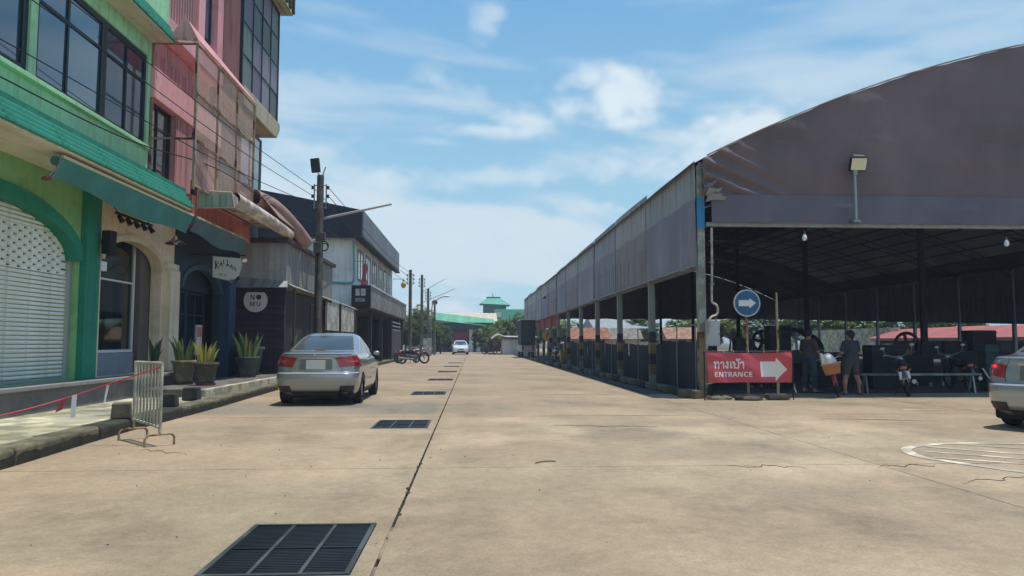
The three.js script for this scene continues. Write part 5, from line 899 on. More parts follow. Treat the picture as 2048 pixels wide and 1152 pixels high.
{
  const mr = phys(0x5a1f26, { roughness: 0.25, metalness: 0.3, clearcoat: 1 });
  place(motorbike('dark red cruiser motorcycle parked at the far roadside on the left', { name: 'parked_motorcycle', body: mr, wb: 0.7, R: 0.34 }), -3.5, 0.0, -44.6, -1.15, 0.12);
  place(motorbike('motorcycle with a white plate and red tail lamp at the shed front', { name: 'parked_motorcycle', body: phys(0x3a3d44, { roughness: 0.3, clearcoat: 1 }), plate: true }), 10.5, 0.0, -17.6, -0.5, 0.16);
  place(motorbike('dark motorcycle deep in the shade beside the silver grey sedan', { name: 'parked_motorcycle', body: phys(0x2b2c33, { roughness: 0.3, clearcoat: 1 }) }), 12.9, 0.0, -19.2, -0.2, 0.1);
  place(motorbike('white scooter parked by the shed far along the right side', { name: 'parked_motorcycle', body: phys(0xc9cdd0, { roughness: 0.3, clearcoat: 1 }), R: 0.26 }), 5.05, 0.0, -44.5, 0.2, 0.1);
  place(motorbike('dark motorcycle standing behind the red cruiser on the left', { name: 'parked_motorcycle', body: phys(0x26282c, { roughness: 0.3, clearcoat: 1 }) }), -4.0, 0.0, -46.3, -1.0, 0.1);
  place(motorbike('black motorcycle farthest along beside the board wall', { name: 'parked_motorcycle', body: phys(0x1f2226, { roughness: 0.3, clearcoat: 1 }) }), -4.15, 0.0, -48.4, -0.9, 0.1);
  const t = thing('bicycle', 'red bicycle with an orange basket full of white bags', 'bicycle'), R = 0.27, fr = phys(0xa8323c, { roughness: 0.35, clearcoat: 0.8 });
  for (const z of [-0.5, 0.5]) { const w = new G().torus([0, R, z], R - 0.018, 0.02, 'x', 36, 8).mesh('wheel', M.rubber, t), s = new G().torus([0, R, z], R - 0.045, 0.012, 'x', 32, 6); for (let i = 0; i < 16; i++) { const a = i * 0.3927; s.cyl([0, R, z], [0, R + (R - 0.05) * Math.cos(a), z + (R - 0.05) * Math.sin(a)], 0.002, 0.002, 4); } s.mesh('rim', M.alu, w); }
  for (const s of [-1, 1]) new G().cyl([s * 0.04, R, 0.5], [s * 0.035, 0.62, 0.42], 0.014).mesh('fork', fr, t);
  new G().tube([[0, R + 0.06, 0.8], [0, R * 2 + 0.02, 0.56], [0, R * 2, 0.42], [0, R + 0.12, 0.24]], 0.035, 8).mesh('front_mudguard', fr, t);
  new G().wire([[0, 0.62, 0.42], [0, 0.34, 0.05], [0, 0.3, -0.1], [0, R, -0.5]], 0.02, 8).wire([[0, 0.3, -0.1], [0, 0.75, -0.25]], 0.018, 8).wire([[0, 0.6, -0.22], [0, R, -0.5]], 0.014, 8).mesh('frame', fr, t);
  new G().sph([0, 0.79, -0.26], 0.12, 0.8, 0.35, 1.2).mesh('saddle', M.rubber, t);
  new G().wire([[0, 0.6, 0.42], [0, 0.86, 0.36]], 0.013).tube([[-0.28, 0.9, 0.2], [-0.22, 0.92, 0.3], [0, 0.86, 0.36], [0.22, 0.92, 0.3], [0.28, 0.9, 0.2]], 0.011).mesh('handlebar', M.alu, t);
  const bm = mat(0xc07a4e, { roughness: 0.6, map: T.cloth }), bk = new G(); for (let i = 0; i < 4; i++) { const s = i % 2 ? 1 : -1; if (i < 2) bk.quad([s * 0.2, 0.78, 0.42], [s * 0.2, 0.78, 0.76], [s * 0.15, 0.55, 0.72], [s * 0.15, 0.55, 0.45], 0.012); else { const z = i === 2 ? 0.42 : 0.76, z2 = i === 2 ? 0.45 : 0.72; bk.quad([-0.2, 0.78, z], [0.2, 0.78, z], [0.15, 0.55, z2], [-0.15, 0.55, z2], 0.012); } }
  bk.box(-0.15, 0.15, 0.545, 0.56, 0.45, 0.72).mesh('basket', bm, t); new G().wire([[-0.21, 0.79, 0.41], [0.21, 0.79, 0.41], [0.21, 0.79, 0.77], [-0.21, 0.79, 0.77], [-0.21, 0.79, 0.41]], 0.014).mesh('basket_rim', mat(0xd09a6a), t);
  place(t, 8.62, 0, -17.3, -0.42, 0.2);
  const bag = thing('white_bag', 'white plastic bags standing in the bicycle basket', 'bag'); const bg = new THREE.SphereGeometry(0.12, 18, 14), q = bg.attributes.position; for (let i = 0; i < q.count; i++) { const f = 0.8 + 0.5 * fbm3(q.getX(i) * 14, q.getY(i) * 14, q.getZ(i) * 14, 3); q.setXYZ(i, q.getX(i) * f * 1.25, q.getY(i) * f * 1.5, q.getZ(i) * f); } bg.computeVertexNormals(); put('bag_body', triUV(bg), mat(0xd3d6cc, { roughness: 0.5 }), bag); new G().cyl([-0.14, -0.05, 0], [-0.17, 0.2, 0.02], 0.045, 0.035, 12).mesh('bottle', mat(0xd9dcd8, { roughness: 0.3 }), bag); bag.position.set(8.18, 0.82, -16.78); bag.rotation.z = 0.1;
}
// ---------------------------------------------------------------- people in the shade of the shed
const smin = (a, b, k) => { const h = Math.max(k - Math.abs(a - b), 0) / k; return Math.min(a, b) - h * h * k * 0.25; };
function capDist(p, b) { const [ax, ay, az, ar, bx, by, bz, br] = b, dx = bx - ax, dy = by - ay, dz = bz - az, t = clamp(((p[0] - ax) * dx + (p[1] - ay) * dy + (p[2] - az) * dz) / (dx * dx + dy * dy + dz * dz + 1e-9)); return Math.hypot(p[0] - ax - dx * t, p[1] - ay - dy * t, p[2] - az - dz * t) - mix(ar, br, t); }
function sdfMesh(bones, c, half, res, k, cut) {
  const mc = new MarchingCubes(res, new THREE.MeshBasicMaterial(), false, false, 200000); mc.isolation = 0;
  for (let z = 0; z < res; z++) for (let y = 0; y < res; y++) for (let x = 0; x < res; x++) {
    const p = [c[0] + half * (x - res / 2) / (res / 2), c[1] + half * (y - res / 2) / (res / 2), c[2] + half * (z - res / 2) / (res / 2)];
    let d = 9; for (const b of bones) d = smin(d, capDist(p, b), k); if (cut) d = Math.max(d, cut(p)); mc.field[x + y * res + z * res * res] = -d;
  }
  mc.update(); const n = mc.count, g = new THREE.BufferGeometry(), P = mc.positionArray.slice(0, n * 3);
  for (let i = 0; i < n; i++) for (let j = 0; j < 3; j++) P[3 * i + j] = c[j] + half * P[3 * i + j];
  g.setAttribute('position', new THREE.Float32BufferAttribute(P, 3)); let m = mergeVertices(g, half / res * 0.02); m.computeVertexNormals(); return triUV(m);
}
function person(label, o) {
  const t = thing('person', label, 'person'), S = o.h / 1.6, sp = o.stance || 0.1;
  const J = { neck: [0, 1.36, 0], sh: 0.165, hipY: 0.86, hip: 0.085, kneeY: 0.47, ankY: 0.09 };
  const el = o.elbow, wr = o.wrist;   // right/left elbows and wrists
  const legs = [], arms = [], hands = [];
  for (const s of [-1, 1]) {
    const k = s > 0 ? 0 : 1, kx = s * (J.hip + sp * 0.4), axx = s * (J.hip + sp * 0.7);
    legs.push([s * J.hip, J.hipY, 0, 0.095, kx, J.kneeY, 0.015 + (o.bend || 0) * k, 0.06], [kx, J.kneeY, 0.015 + (o.bend || 0) * k, 0.06, axx, 0.3, -0.012, 0.054], [axx, 0.3, -0.012, 0.054, axx, J.ankY, -0.01, 0.036], [axx, 0.045, -0.035, 0.04, axx + s * 0.02, 0.03, 0.12, 0.028]);
    arms.push([s * J.sh, 1.3, 0, 0.055, s * el[k][0], el[k][1], el[k][2], 0.043], [s * el[k][0], el[k][1], el[k][2], 0.042, s * wr[k][0], wr[k][1], wr[k][2], 0.027]);
    hands.push([s, wr[k]]);
  }
  const trunk = [[-0.12, 1.28, -0.01, 0.075, 0.12, 1.28, -0.01, 0.075], [0, 1.22, 0, 0.125, 0, 1.02, 0, 0.115], [-0.05, 1.2, 0, 0.105, -0.04, 0.95, 0, 0.1], [0.05, 1.2, 0, 0.105, 0.04, 0.95, 0, 0.1], [-0.07, 0.9, -0.01, 0.11, 0.07, 0.9, -0.01, 0.11], [0, 1.3, -0.005, 0.07, 0, 1.42, 0.01, 0.052]];
  const body = sdfMesh([...trunk, ...legs, ...arms], [0, 0.75, 0], 0.82, 120, 0.05);
  // head with brow, nose, chin, ears; looks along +z before turning
  const hy = 1.505, head = sdfMesh([[0, hy + 0.015, -0.02, 0.088, 0, hy + 0.02, 0.02, 0.083], [0, hy - 0.04, 0.035, 0.062, 0, hy - 0.075, 0.06, 0.034], [0, hy + 0.005, 0.1, 0.011, 0, hy - 0.03, 0.116, 0.014], [-0.086, hy - 0.005, -0.01, 0.012, -0.088, hy - 0.035, -0.005, 0.01], [0.086, hy - 0.005, -0.01, 0.012, 0.088, hy - 0.035, -0.005, 0.01], [-0.03, hy + 0.03, 0.086, 0.012, 0.03, hy + 0.03, 0.086, 0.012], [-0.018, hy - 0.055, 0.09, 0.008, 0.018, hy - 0.055, 0.09, 0.008], [0, hy - 0.05, -0.01, 0.05, 0, 1.4, 0, 0.05]], [0, hy, 0.01], 0.15, 60, 0.022);
  if (o.look) { head.translate(0, 0, 0); head.rotateY(o.look); }
  const hg = hands.map(([s, w]) => { const d = o.handDir || [0, -1, 0.1], f = []; f.push([0, 0, 0, 0.026, 0, -0.05, 0.004, 0.028], [s * -0.012, -0.03, 0, 0.022, s * -0.012, -0.065, 0.004, 0.02]); for (let i = 0; i < 4; i++) { const x = -0.028 + i * 0.019, L = [0.03, 0.04, 0.038, 0.028][i]; f.push([x, -0.07, 0.004, 0.0095, x * 1.05, -0.07 - L, 0.014, 0.009], [x * 1.05, -0.07 - L, 0.014, 0.009, x * 1.02, -0.07 - L * 1.75, 0.034, 0.008]); } f.push([s * -0.03, -0.02, 0.01, 0.011, s * -0.046, -0.055, 0.026, 0.01], [s * -0.046, -0.055, 0.026, 0.01, s * -0.04, -0.085, 0.036, 0.009]); const g = sdfMesh(f, [0, -0.06, 0.015], 0.1, 56, 0.012); g.applyQuaternion(new THREE.Quaternion().setFromUnitVectors(V3(0, -1, 0), V3(...d).normalize())); g.translate(s * w[0], w[1], w[2]); return g; });
  const skin = mergeGeometries([body, head, ...hg]);
  put('body', skin, mat(o.skin || 0xa9795c, { roughness: 0.6 }), t);
  for (const s of [-1, 1]) { const e = new G().sph([s * 0.032, hy + 0.012, 0.086], 0.011).geo(); if (o.look) e.rotateY(o.look); put('eye', e, mat(0x1d1612, { roughness: 0.3 }), t); }
  const grow = (l, d) => l.map(([a, b, c, r, e, f, g, q]) => [a, b, c, r + d, e, f, g, q + d]);
  const sl = arms.filter((_, i) => i % 2 === 0).map((b) => { const u = o.sleeve; return [b[0], b[1], b[2], b[3] + 0.012, mix(b[0], b[4], u), mix(b[1], b[5], u), mix(b[2], b[6], u), mix(b[3], b[7], u) + 0.02]; });
  put('shirt', sdfMesh([...grow(trunk.slice(0, 5), 0.016), ...sl], [0, 1.1, 0], 0.42, 84, 0.05, (p) => Math.max(0.83 + 0.012 * Math.sin(p[0] * 40) - p[1], p[1] - 1.375)), mat(o.shirt, { roughness: 0.9, map: T.cloth }), t);
  const lb = o.hem; put(lb < 0.3 ? 'trousers' : 'shorts', sdfMesh([...grow([trunk[4]], 0.024), ...legs.filter((_, i) => i % 4 < 3).map(([a, b, c, r, e, f, g, q]) => [a, b, c, r + 0.022, e, f, g, q + (lb < 0.3 ? 0.02 : 0.032)])], [0, 0.52, 0], 0.5, 90, 0.03, (p) => Math.max(lb - p[1], p[1] - 0.95)), mat(o.pants, { roughness: 0.9, map: T.cloth }), t);
  const hr = sdfMesh([[0, hy + 0.03, -0.03, 0.099, 0, hy + 0.035, 0.012, 0.092], ...(o.hair || [])], [0, hy, 0], 0.22, 60, 0.03, (p) => Math.max(hy + 0.045 - p[1] - (p[2] < 0.02 ? 0.1 + (0.02 - p[2]) * 0.6 : 0) - (o.hair ? (p[2] < -0.02 ? 0.2 : 0) : 0), -9)); if (o.look) hr.rotateY(o.look); put('hair', hr, mat(0x17141a, { roughness: 0.7 }), t);
  if (o.cap) { const g = new G().add(new THREE.SphereGeometry(0.108, 24, 12, 0, 7, 0, 1.62)).move(0, hy + 0.03, -0.01).ext([[-0.085, 0], [0.085, 0], [0.07, 0.08], [0, 0.1], [-0.07, 0.08]], 0.008, new THREE.Matrix4().makeRotationX(Math.PI / 2).setPosition(0, hy + 0.045, 0.08)).geo(); if (o.look) g.rotateY(o.look); put('cap', g, mat(o.cap, { roughness: 0.9, side: THREE.DoubleSide }), t); }
  for (const s of [-1, 1]) { const ax = s * (J.hip + sp * 0.7); new G().box(ax - 0.045 + s * 0.008, ax + 0.045 + s * 0.008, -0.006, 0.014, -0.085, 0.155, 0.006).wire([[ax - 0.04, 0.02, 0.05], [ax + s * 0.01, 0.066, 0.07], [ax + 0.05, 0.02, 0.05]], 0.008).mesh('sandal', mat(0x2a2422), t); }
  t.scale.setScalar(S); t.position.set(o.x, 0.008, o.z); t.rotation.y = o.turn; return t;
}
person('person in a dark cap, blue shirt and shorts standing with their back to us', { h: 1.52, x: 9.2, z: -17.75, turn: Math.PI + 0.1, stance: 0.16, elbow: [[0.24, 1.06, 0.03], [0.25, 1.07, 0.05]], wrist: [[0.16, 1.02, 0.22], [0.17, 1.0, 0.24]], handDir: [0, -0.3, 1], sleeve: 0.75, hem: 0.5, shirt: 0x39424f, pants: 0x4d514c, cap: 0x2f2a36, skin: 0xb07d68, hair: [[0, 1.5, -0.07, 0.05, 0, 1.4, -0.08, 0.03]] });
person('person in a brown shirt and dark trousers left of the bicycle basket', { h: 1.56, x: 8.5, z: -18.5, turn: Math.PI / 2 + 0.5, stance: 0.1, elbow: [[0.23, 1.06, 0.02], [0.24, 1.05, 0.04]], wrist: [[0.22, 0.86, 0.12], [0.2, 0.9, 0.18]], sleeve: 0.8, hem: 0.12, shirt: 0x5a4a46, pants: 0x3d5058, look: 0.2 });

// ---------------------------------------------------------------- goods and stalls under the shed
{
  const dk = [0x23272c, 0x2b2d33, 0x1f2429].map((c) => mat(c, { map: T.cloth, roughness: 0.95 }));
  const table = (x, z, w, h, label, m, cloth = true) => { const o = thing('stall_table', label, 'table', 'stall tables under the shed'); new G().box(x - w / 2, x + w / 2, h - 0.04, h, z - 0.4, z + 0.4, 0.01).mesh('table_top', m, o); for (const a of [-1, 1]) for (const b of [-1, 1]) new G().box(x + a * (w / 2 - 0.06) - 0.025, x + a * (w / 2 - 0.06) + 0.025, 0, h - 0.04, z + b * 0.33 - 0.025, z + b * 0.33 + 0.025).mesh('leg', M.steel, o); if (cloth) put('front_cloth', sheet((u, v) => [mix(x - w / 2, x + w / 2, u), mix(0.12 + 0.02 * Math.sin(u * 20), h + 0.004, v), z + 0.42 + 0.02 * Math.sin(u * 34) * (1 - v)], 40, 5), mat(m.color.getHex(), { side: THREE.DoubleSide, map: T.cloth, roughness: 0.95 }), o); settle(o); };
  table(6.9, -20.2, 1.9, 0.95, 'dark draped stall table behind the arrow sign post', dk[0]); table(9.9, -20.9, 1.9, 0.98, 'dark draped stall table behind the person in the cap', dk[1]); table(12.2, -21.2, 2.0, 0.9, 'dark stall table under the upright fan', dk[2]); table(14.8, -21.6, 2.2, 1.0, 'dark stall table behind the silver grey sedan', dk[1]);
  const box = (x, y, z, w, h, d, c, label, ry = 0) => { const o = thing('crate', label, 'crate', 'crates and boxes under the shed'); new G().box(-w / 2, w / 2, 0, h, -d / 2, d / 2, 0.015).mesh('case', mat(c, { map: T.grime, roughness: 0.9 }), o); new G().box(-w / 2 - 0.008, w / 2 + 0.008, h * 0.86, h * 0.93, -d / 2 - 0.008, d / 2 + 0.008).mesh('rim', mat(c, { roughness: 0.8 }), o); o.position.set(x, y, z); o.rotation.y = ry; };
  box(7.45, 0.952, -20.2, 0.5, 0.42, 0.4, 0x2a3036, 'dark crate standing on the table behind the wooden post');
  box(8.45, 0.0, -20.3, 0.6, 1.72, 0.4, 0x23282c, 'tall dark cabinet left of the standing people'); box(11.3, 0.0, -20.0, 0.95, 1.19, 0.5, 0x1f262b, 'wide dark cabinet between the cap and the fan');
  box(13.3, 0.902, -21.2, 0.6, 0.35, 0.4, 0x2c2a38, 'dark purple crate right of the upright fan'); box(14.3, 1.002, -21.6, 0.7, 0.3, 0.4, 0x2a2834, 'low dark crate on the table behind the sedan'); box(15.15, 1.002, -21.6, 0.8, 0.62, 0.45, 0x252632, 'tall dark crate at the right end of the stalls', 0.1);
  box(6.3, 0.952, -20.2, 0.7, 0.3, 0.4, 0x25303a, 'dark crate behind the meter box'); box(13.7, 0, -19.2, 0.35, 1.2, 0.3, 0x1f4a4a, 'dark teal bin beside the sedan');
  // half barrel canopy
  const c = thing('barrel_canopy', 'dark half barrel canopy over a food cart left of the people', 'canopy'); put('hood', sheet((u, v) => { const a = v * Math.PI * 0.5; return [8.55 + 1.0 * Math.cos(a) * 0.98, 1.06 + 0.6 * Math.sin(a), mix(-20.6, -19.8, u)]; }, 6, 20), mat(0x4d565a, { side: THREE.DoubleSide, roughness: 0.6, map: T.cloth }), c); new G().box(7.6, 9.53, 0.7, 1.05, -20.6, -19.8, 0.02).mesh('cart_body', mat(0x3a4348, { map: T.grime }), c); for (const x of [7.75, 9.35]) new G().torus([x, 0.3, -19.78], 0.27, 0.03, 'z', 26, 8).mesh('wheel', M.rubber, c); for (const x of [7.7, 9.4]) new G().box(x - 0.03, x + 0.03, 0.02, 0.72, -20.45, -20.39).mesh('leg', M.steel, c); settle(c);
  const fan = (x, y, z, r, label) => { const o = thing('pedestal_fan', label, 'fan', 'round fans among the stalls'); new G().torus([x, y, z], r, 0.045, 'z', 36, 8).mesh('guard_ring', M.black, o); for (let i = 0; i < 5; i++) { const a = i * 1.2566 + 0.5; new G().bar([x, y, z], [x + Math.cos(a) * r * 0.95, y + Math.sin(a) * r * 0.95, z], 0.09, 0.03, 0.01).mesh('blade', M.dark, o); } new G().cyl([x, y, z - 0.08], [x, y, z + 0.06], 0.075, 0.06, 16).mesh('hub', mat(0x3b2226), o); new G().cyl([x, 0.04, z - 0.06], [x, y - r, z - 0.06], 0.03).mesh('pole', M.black, o); new G().cyl([x, 0, z - 0.06], [x, 0.05, z - 0.06], 0.26, 0.2, 24).mesh('base', M.black, o); settle(o); };
  fan(11.9, 1.19, -19.9, 0.33, 'large round fan right of the person in the cap'); fan(8.7, 1.3, -22, 0.3, 'round fan seen just right of the arrow sign post');
  const b = thing('bench', 'long low pale bench rail across the shed front', 'bench'); new G().box(9.6, 12.7, 0.44, 0.49, -18.3, -18.05, 0.008).mesh('seat', mat(0x9aa3a6, { map: T.grime }), b); for (const x of [9.75, 12.5]) new G().bar([x, 0, -18.3], [x, 0.44, -18.2], 0.04).bar([x, 0, -18.05], [x, 0.44, -18.12], 0.04).mesh('leg', M.steel, b); new G().tube([[12.68, 0.62, -18], [12.78, 0.42, -17.95], [12.92, 0.22, -17.9]], 0.02, 8).mesh('curved_handle', M.alu, b); settle(b);
  const p = thing('plate', 'small pale plate leaning on the wide dark cabinet', 'plate'); new G().lathe([[0.001, 0], [0.05, 0.002], [0.085, 0.02]], [0, 0, 0], 24).rot([1, 0, 0], 1.3).mesh('dish', mat(0xcfd6dc, { side: THREE.DoubleSide }), p); p.position.set(10.95, 1.19, -19.95);
}
// ---- along the shed's left side
{
  const o = thing('red_awning', 'row of red cloth strips hanging under the shed edge far along', 'awning'); for (const z of [-47, -51.8, -56.6]) put('strip', sheet((u, v) => [SX + 0.1 + 0.03 * Math.sin(u * 20), mix(2.3, 3.02, v), mix(z, z - 4.2, u)], 20, 3), mat(0xb8323c, { side: THREE.DoubleSide, map: T.cloth }), o); settle(o);
  const s = thing('yellow_sign', 'small round orange sign under the far end of the shed', 'sign'); new G().cyl([5.35, 1.72, -53.05], [5.35, 1.72, -53], 0.36, 0.36, 28).mesh('disc', mat(0xd9a03c, { roughness: 0.5 }), s); new G().bar([5.2, 1.6, -52.98], [5.36, 1.95, -52.98], 0.05).bar([5.5, 1.6, -52.98], [5.36, 1.95, -52.98], 0.05).mesh('mark', mat(0x5a3a20), s); new G().cyl([5.35, 0, -53.1], [5.35, 1.5, -53.1], 0.03).mesh('post', M.steel, s); settle(s);
  const t = thing('parked_truck', 'dark green box truck parked at the far end of the shed', 'truck'); new G().box(3.95, 5.15, 1.05, 3.12, -65, -61, 0.02).mesh('cargo_box', mat(0x1b2c2c, { map: T.grime }), t); new G().box(3.93, 5.17, 3.1, 3.16, -65.02, -60.98).mesh('top_trim', M.offwhite, t); new G().box(4.0, 5.1, 0.5, 1.04, -65, -61.1, 0.02).mesh('chassis', mat(0xa4a8aa), t); new G().box(4.02, 5.08, 0.55, 2.0, -66.4, -65.05, 0.08).mesh('cab', M.offwhite, t); for (const x of [4.12, 4.98]) { for (const z of [-62, -65.8]) new G().cyl([x - 0.09, 0.36, z], [x + 0.09, 0.36, z], 0.36, 0.36, 24).mesh('wheel', M.rubber, t); new G().box(x - 0.07, x + 0.07, 0.6, 0.95, -61.1, -61.06).mesh('tail_lamp', lampRed, t); } settle(t);
}
// ---------------------------------------------------------------- plants
function blade(L, w, lean, twist) { const g = new THREE.PlaneGeometry(1, 1, 3, 9), p = g.attributes.position; for (let i = 0; i < p.count; i++) { const u = p.getX(i) * 2, v = p.getY(i) + 0.5, ww = w * Math.sin(Math.PI * clamp(0.18 + v * 0.82)) * 0.5 + 0.002, a = twist * v; p.setXYZ(i, u * ww * Math.cos(a) + lean * v * v * L, v * L, u * ww * Math.sin(a) + 0.35 * ww * u * u); } g.computeVertexNormals(); return triUV(g); }
const bladeGeo = Array.from({ length: 8 }, () => blade(1, rr(0.1, 0.15), rr(0.06, 0.3), rr(-0.9, 0.9)));
const lg = [0x5d7a3a, 0x3f6530, 0x7d8f3f].map((c) => phys(c, { transmission: 0.25, thickness: 0, roughness: 0.6, side: THREE.DoubleSide })), ly = [0xd2c25a, 0xb9a84a, 0x8f9a48, 0xddd38a].map((c) => phys(c, { transmission: 0.3, thickness: 0, roughness: 0.6, side: THREE.DoubleSide }));
function pottedPlant(x, y, z, label, potM, o) {
  const t = thing('potted_plant', label, 'potted plant', 'pots standing along the shopfronts'), R = o.R || 0.26, Hh = o.H || 0.46;
  new G().lathe([[0.001, 0], [R * 0.62, 0], [R * 0.68, 0.02], [R * 0.93, Hh * 0.84], [R * 0.97, Hh * 0.87], [R * 1.04, Hh * 0.88], [R * 1.04, Hh], [R * 0.92, Hh], [R * 0.9, Hh * 0.9], [0.001, Hh * 0.88]], [0, 0.05, 0], 28).mesh('pot', potM, t);
  new G().cyl([0, 0, 0], [0, 0.05, 0], R * 0.75, R * 0.8, 24).mesh('saucer', o.sm || M.kerb, t);
  new G().cyl([0, Hh * 0.85, 0], [0, Hh * 0.93 + 0.05, 0], R * 0.88, R * 0.88, 20).mesh('soil', M.dirt, t);
  for (let i = 0; i < o.n; i++) { const a = rr(0, 6.28), r = R * 0.62 * Math.sqrt(rnd()), m = put('leaf', bladeGeo[i % 8], o.mats[Math.floor(rnd() * o.mats.length)], t); m.position.set(r * Math.cos(a), Hh * 0.92 + 0.04, r * Math.sin(a)); const L = o.L * rr(0.55, 1.1); m.scale.set(L * 1.1, L, L * 1.1); m.rotation.set(rr(-0.12, 0.12), -a + rr(-0.6, 0.6), rr(-0.12, 0.08)); }
  t.position.set(x, y, z); return t;
}
pottedPlant(-6.4, 0.337, -17.0, 'tall pale pot with green sword leaved plant', mat(0x9d937a, { map: T.grime }), { n: 26, L: 0.55, mats: lg, H: 0.48 });
pottedPlant(-5.78, 0.337, -16.6, 'dark pot with yellow striped sword leaved plant', mat(0x6d665c, { map: T.grime }), { n: 34, L: 0.5, mats: [...ly, lg[2]], H: 0.44, sm: mat(0x7d5548) });
pottedPlant(-6.75, 0.602, -16.3, 'small pot with a drooping grey green plant by the arch', mat(0x85806f, { map: T.grime }), { n: 18, L: 0.5, mats: [mat(0x4d5348), lg[1]], R: 0.16, H: 0.22 });
pottedPlant(-6.0, 0.337, -20.3, 'square set plant with dark green leaves left of the sedan', mat(0x5a6266, { map: T.grime }), { n: 22, L: 0.7, mats: [lg[0], lg[1], ly[2]], R: 0.3, H: 0.5 });
pottedPlant(-5.75, 0.16, -23.6, 'grey pot with sword leaves just behind the sedan', mat(0x646b6e, { map: T.grime }), { n: 22, L: 0.8, mats: [lg[0], lg[2], lg[1]], R: 0.34, H: 0.6 });
pottedPlant(-6.35, 0.337, -21.6, 'low grey planter against the blue pillar', mat(0x4c5a5c, { map: T.grime }), { n: 12, L: 0.3, mats: [lg[1]], R: 0.42, H: 0.75 });
{ const t = pottedPlant(4.75, 0.0, -39.2, 'variegated yellow green plant growing by the shed kerb', M.kerb, { n: 26, L: 0.75, mats: [ly[0], ly[3], lg[2]], R: 0.14, H: 0.16 }); t.userData.group = undefined; delete t.userData.group; }

// ---------------------------------------------------------------- barrier and tape
{
  const o = thing('crowd_barrier', 'white painted steel barrier standing on the kerb edge', 'barrier'), wp = mat(0xcfd0c8, { map: T.grime, roughness: 0.5 }), rp = mat(0xb8a684, { map: T.rust, roughness: 0.7 }), L = 0.9;
  new G().wire([[-L / 2, 0.24, 0], [-L / 2, 1.0, 0], [L / 2, 1.0, 0], [L / 2, 0.16, 0]], 0.02, 10).wire([[-L / 2, 0.26, 0], [L / 2, 0.22, 0]], 0.017, 10).mesh('frame', wp, o);
  for (let i = 0; i < 7; i++) { const x = -L / 2 + L * (i + 1) / 8; new G().box(x - 0.026, x + 0.026, 0.26 - 0.04 * (i + 1) / 8, 0.985, -0.006, 0.006, 0.002).mesh('bar', wp, o); }
  for (const x of [-L / 2, L / 2]) { const f = new G().tube([[x, 0.005, 0.17], [x, 0.1, 0.17], [x, 0.135, 0.14], [x, 0.14, 0.08], [x, 0.14, -0.08], [x, 0.135, -0.14], [x, 0.1, -0.17], [x, 0.005, -0.17]], 0.016, 8, 50).mesh('foot', rp, o); new G().cyl([x, 0.14, 0], [x, 0.27, 0], 0.016).mesh('foot_stem', rp, f); }
  o.position.set(-4.1, 0.004, -9.72); o.rotation.y = -0.83;
  const t = thing('barrier_tape', 'thin red tape strung from the barrier to the left', 'tape'), A = V3(-3.82, 0.97, -9.4), pts = [], q = [[-3.82, 0.96, -9.4], [-4.5, 0.74, -9.5], [-4.95, 0.57, -9.3], [-5.3, 0.44, -8.75], [-5.8, 0.36, -7.6]];
  new G().tube(q, 0.009, 6, 60).mesh('strand', mat(0xc23a4a, { roughness: 0.5 }), t);
  new G().quad([-4.84, 0.62, -9.36], [-4.79, 0.63, -9.38], [-4.8, 0.36, -9.38], [-4.85, 0.35, -9.36], 0.003).mesh('white_strip', M.white, t); new G().quad([-4.5, 0.74, -9.5], [-4.47, 0.74, -9.5], [-4.5, 0.52, -9.48], [-4.52, 0.53, -9.48], 0.003).mesh('white_strip', M.white, t);
  new G().quad([-4.88, 0.6, -9.34], [-4.93, 0.59, -9.32], [-5.0, 0.42, -9.3], [-4.93, 0.45, -9.32], 0.003).mesh('red_end', mat(0xb33a48, { roughness: 0.5 }), t); settle(t);
}
// ---------------------------------------------------------------- poles and wires
function pole(name, label, x, z, h, o = {}) {
  const t = thing(name, label, 'utility pole', 'utility poles along the left'); new G().cyl([x, 0, z], [x, h, z], 0.15, 0.115, 14).mesh('shaft', M.poleConc, t);
  for (const s of [-1, 1]) { new G().box(x + s * 0.2 - 0.02, x + s * 0.2 + 0.02, h - 1.15, h - 0.3, z - 0.02, z + 0.02).mesh('insulator_rack', M.steel, t); for (let i = 0; i < 3; i++) { const y = h - 0.42 - i * 0.3; new G().lathe([[0.02, -0.06], [0.055, -0.05], [0.035, 0], [0.055, 0.05], [0.02, 0.06]], [x + s * 0.26, y, z], 14).mesh('insulator', mat(0x2b3330, { roughness: 0.3 }), t); } new G().wire([[x, h - 0.35, z], [x + s * 0.2, h - 0.35, z]], 0.015).wire([[x, h - 1.1, z], [x + s * 0.2, h - 1.1, z]], 0.015).mesh('rack_arm', M.steel, t); }
  for (const [a, b, r] of o.arms || []) new G().cyl(a, b, r, r * 0.75, 10).mesh('lamp_arm', mat(0xa8a9a2, { roughness: 0.5, metalness: 0.4 }), t);
  return t;
}
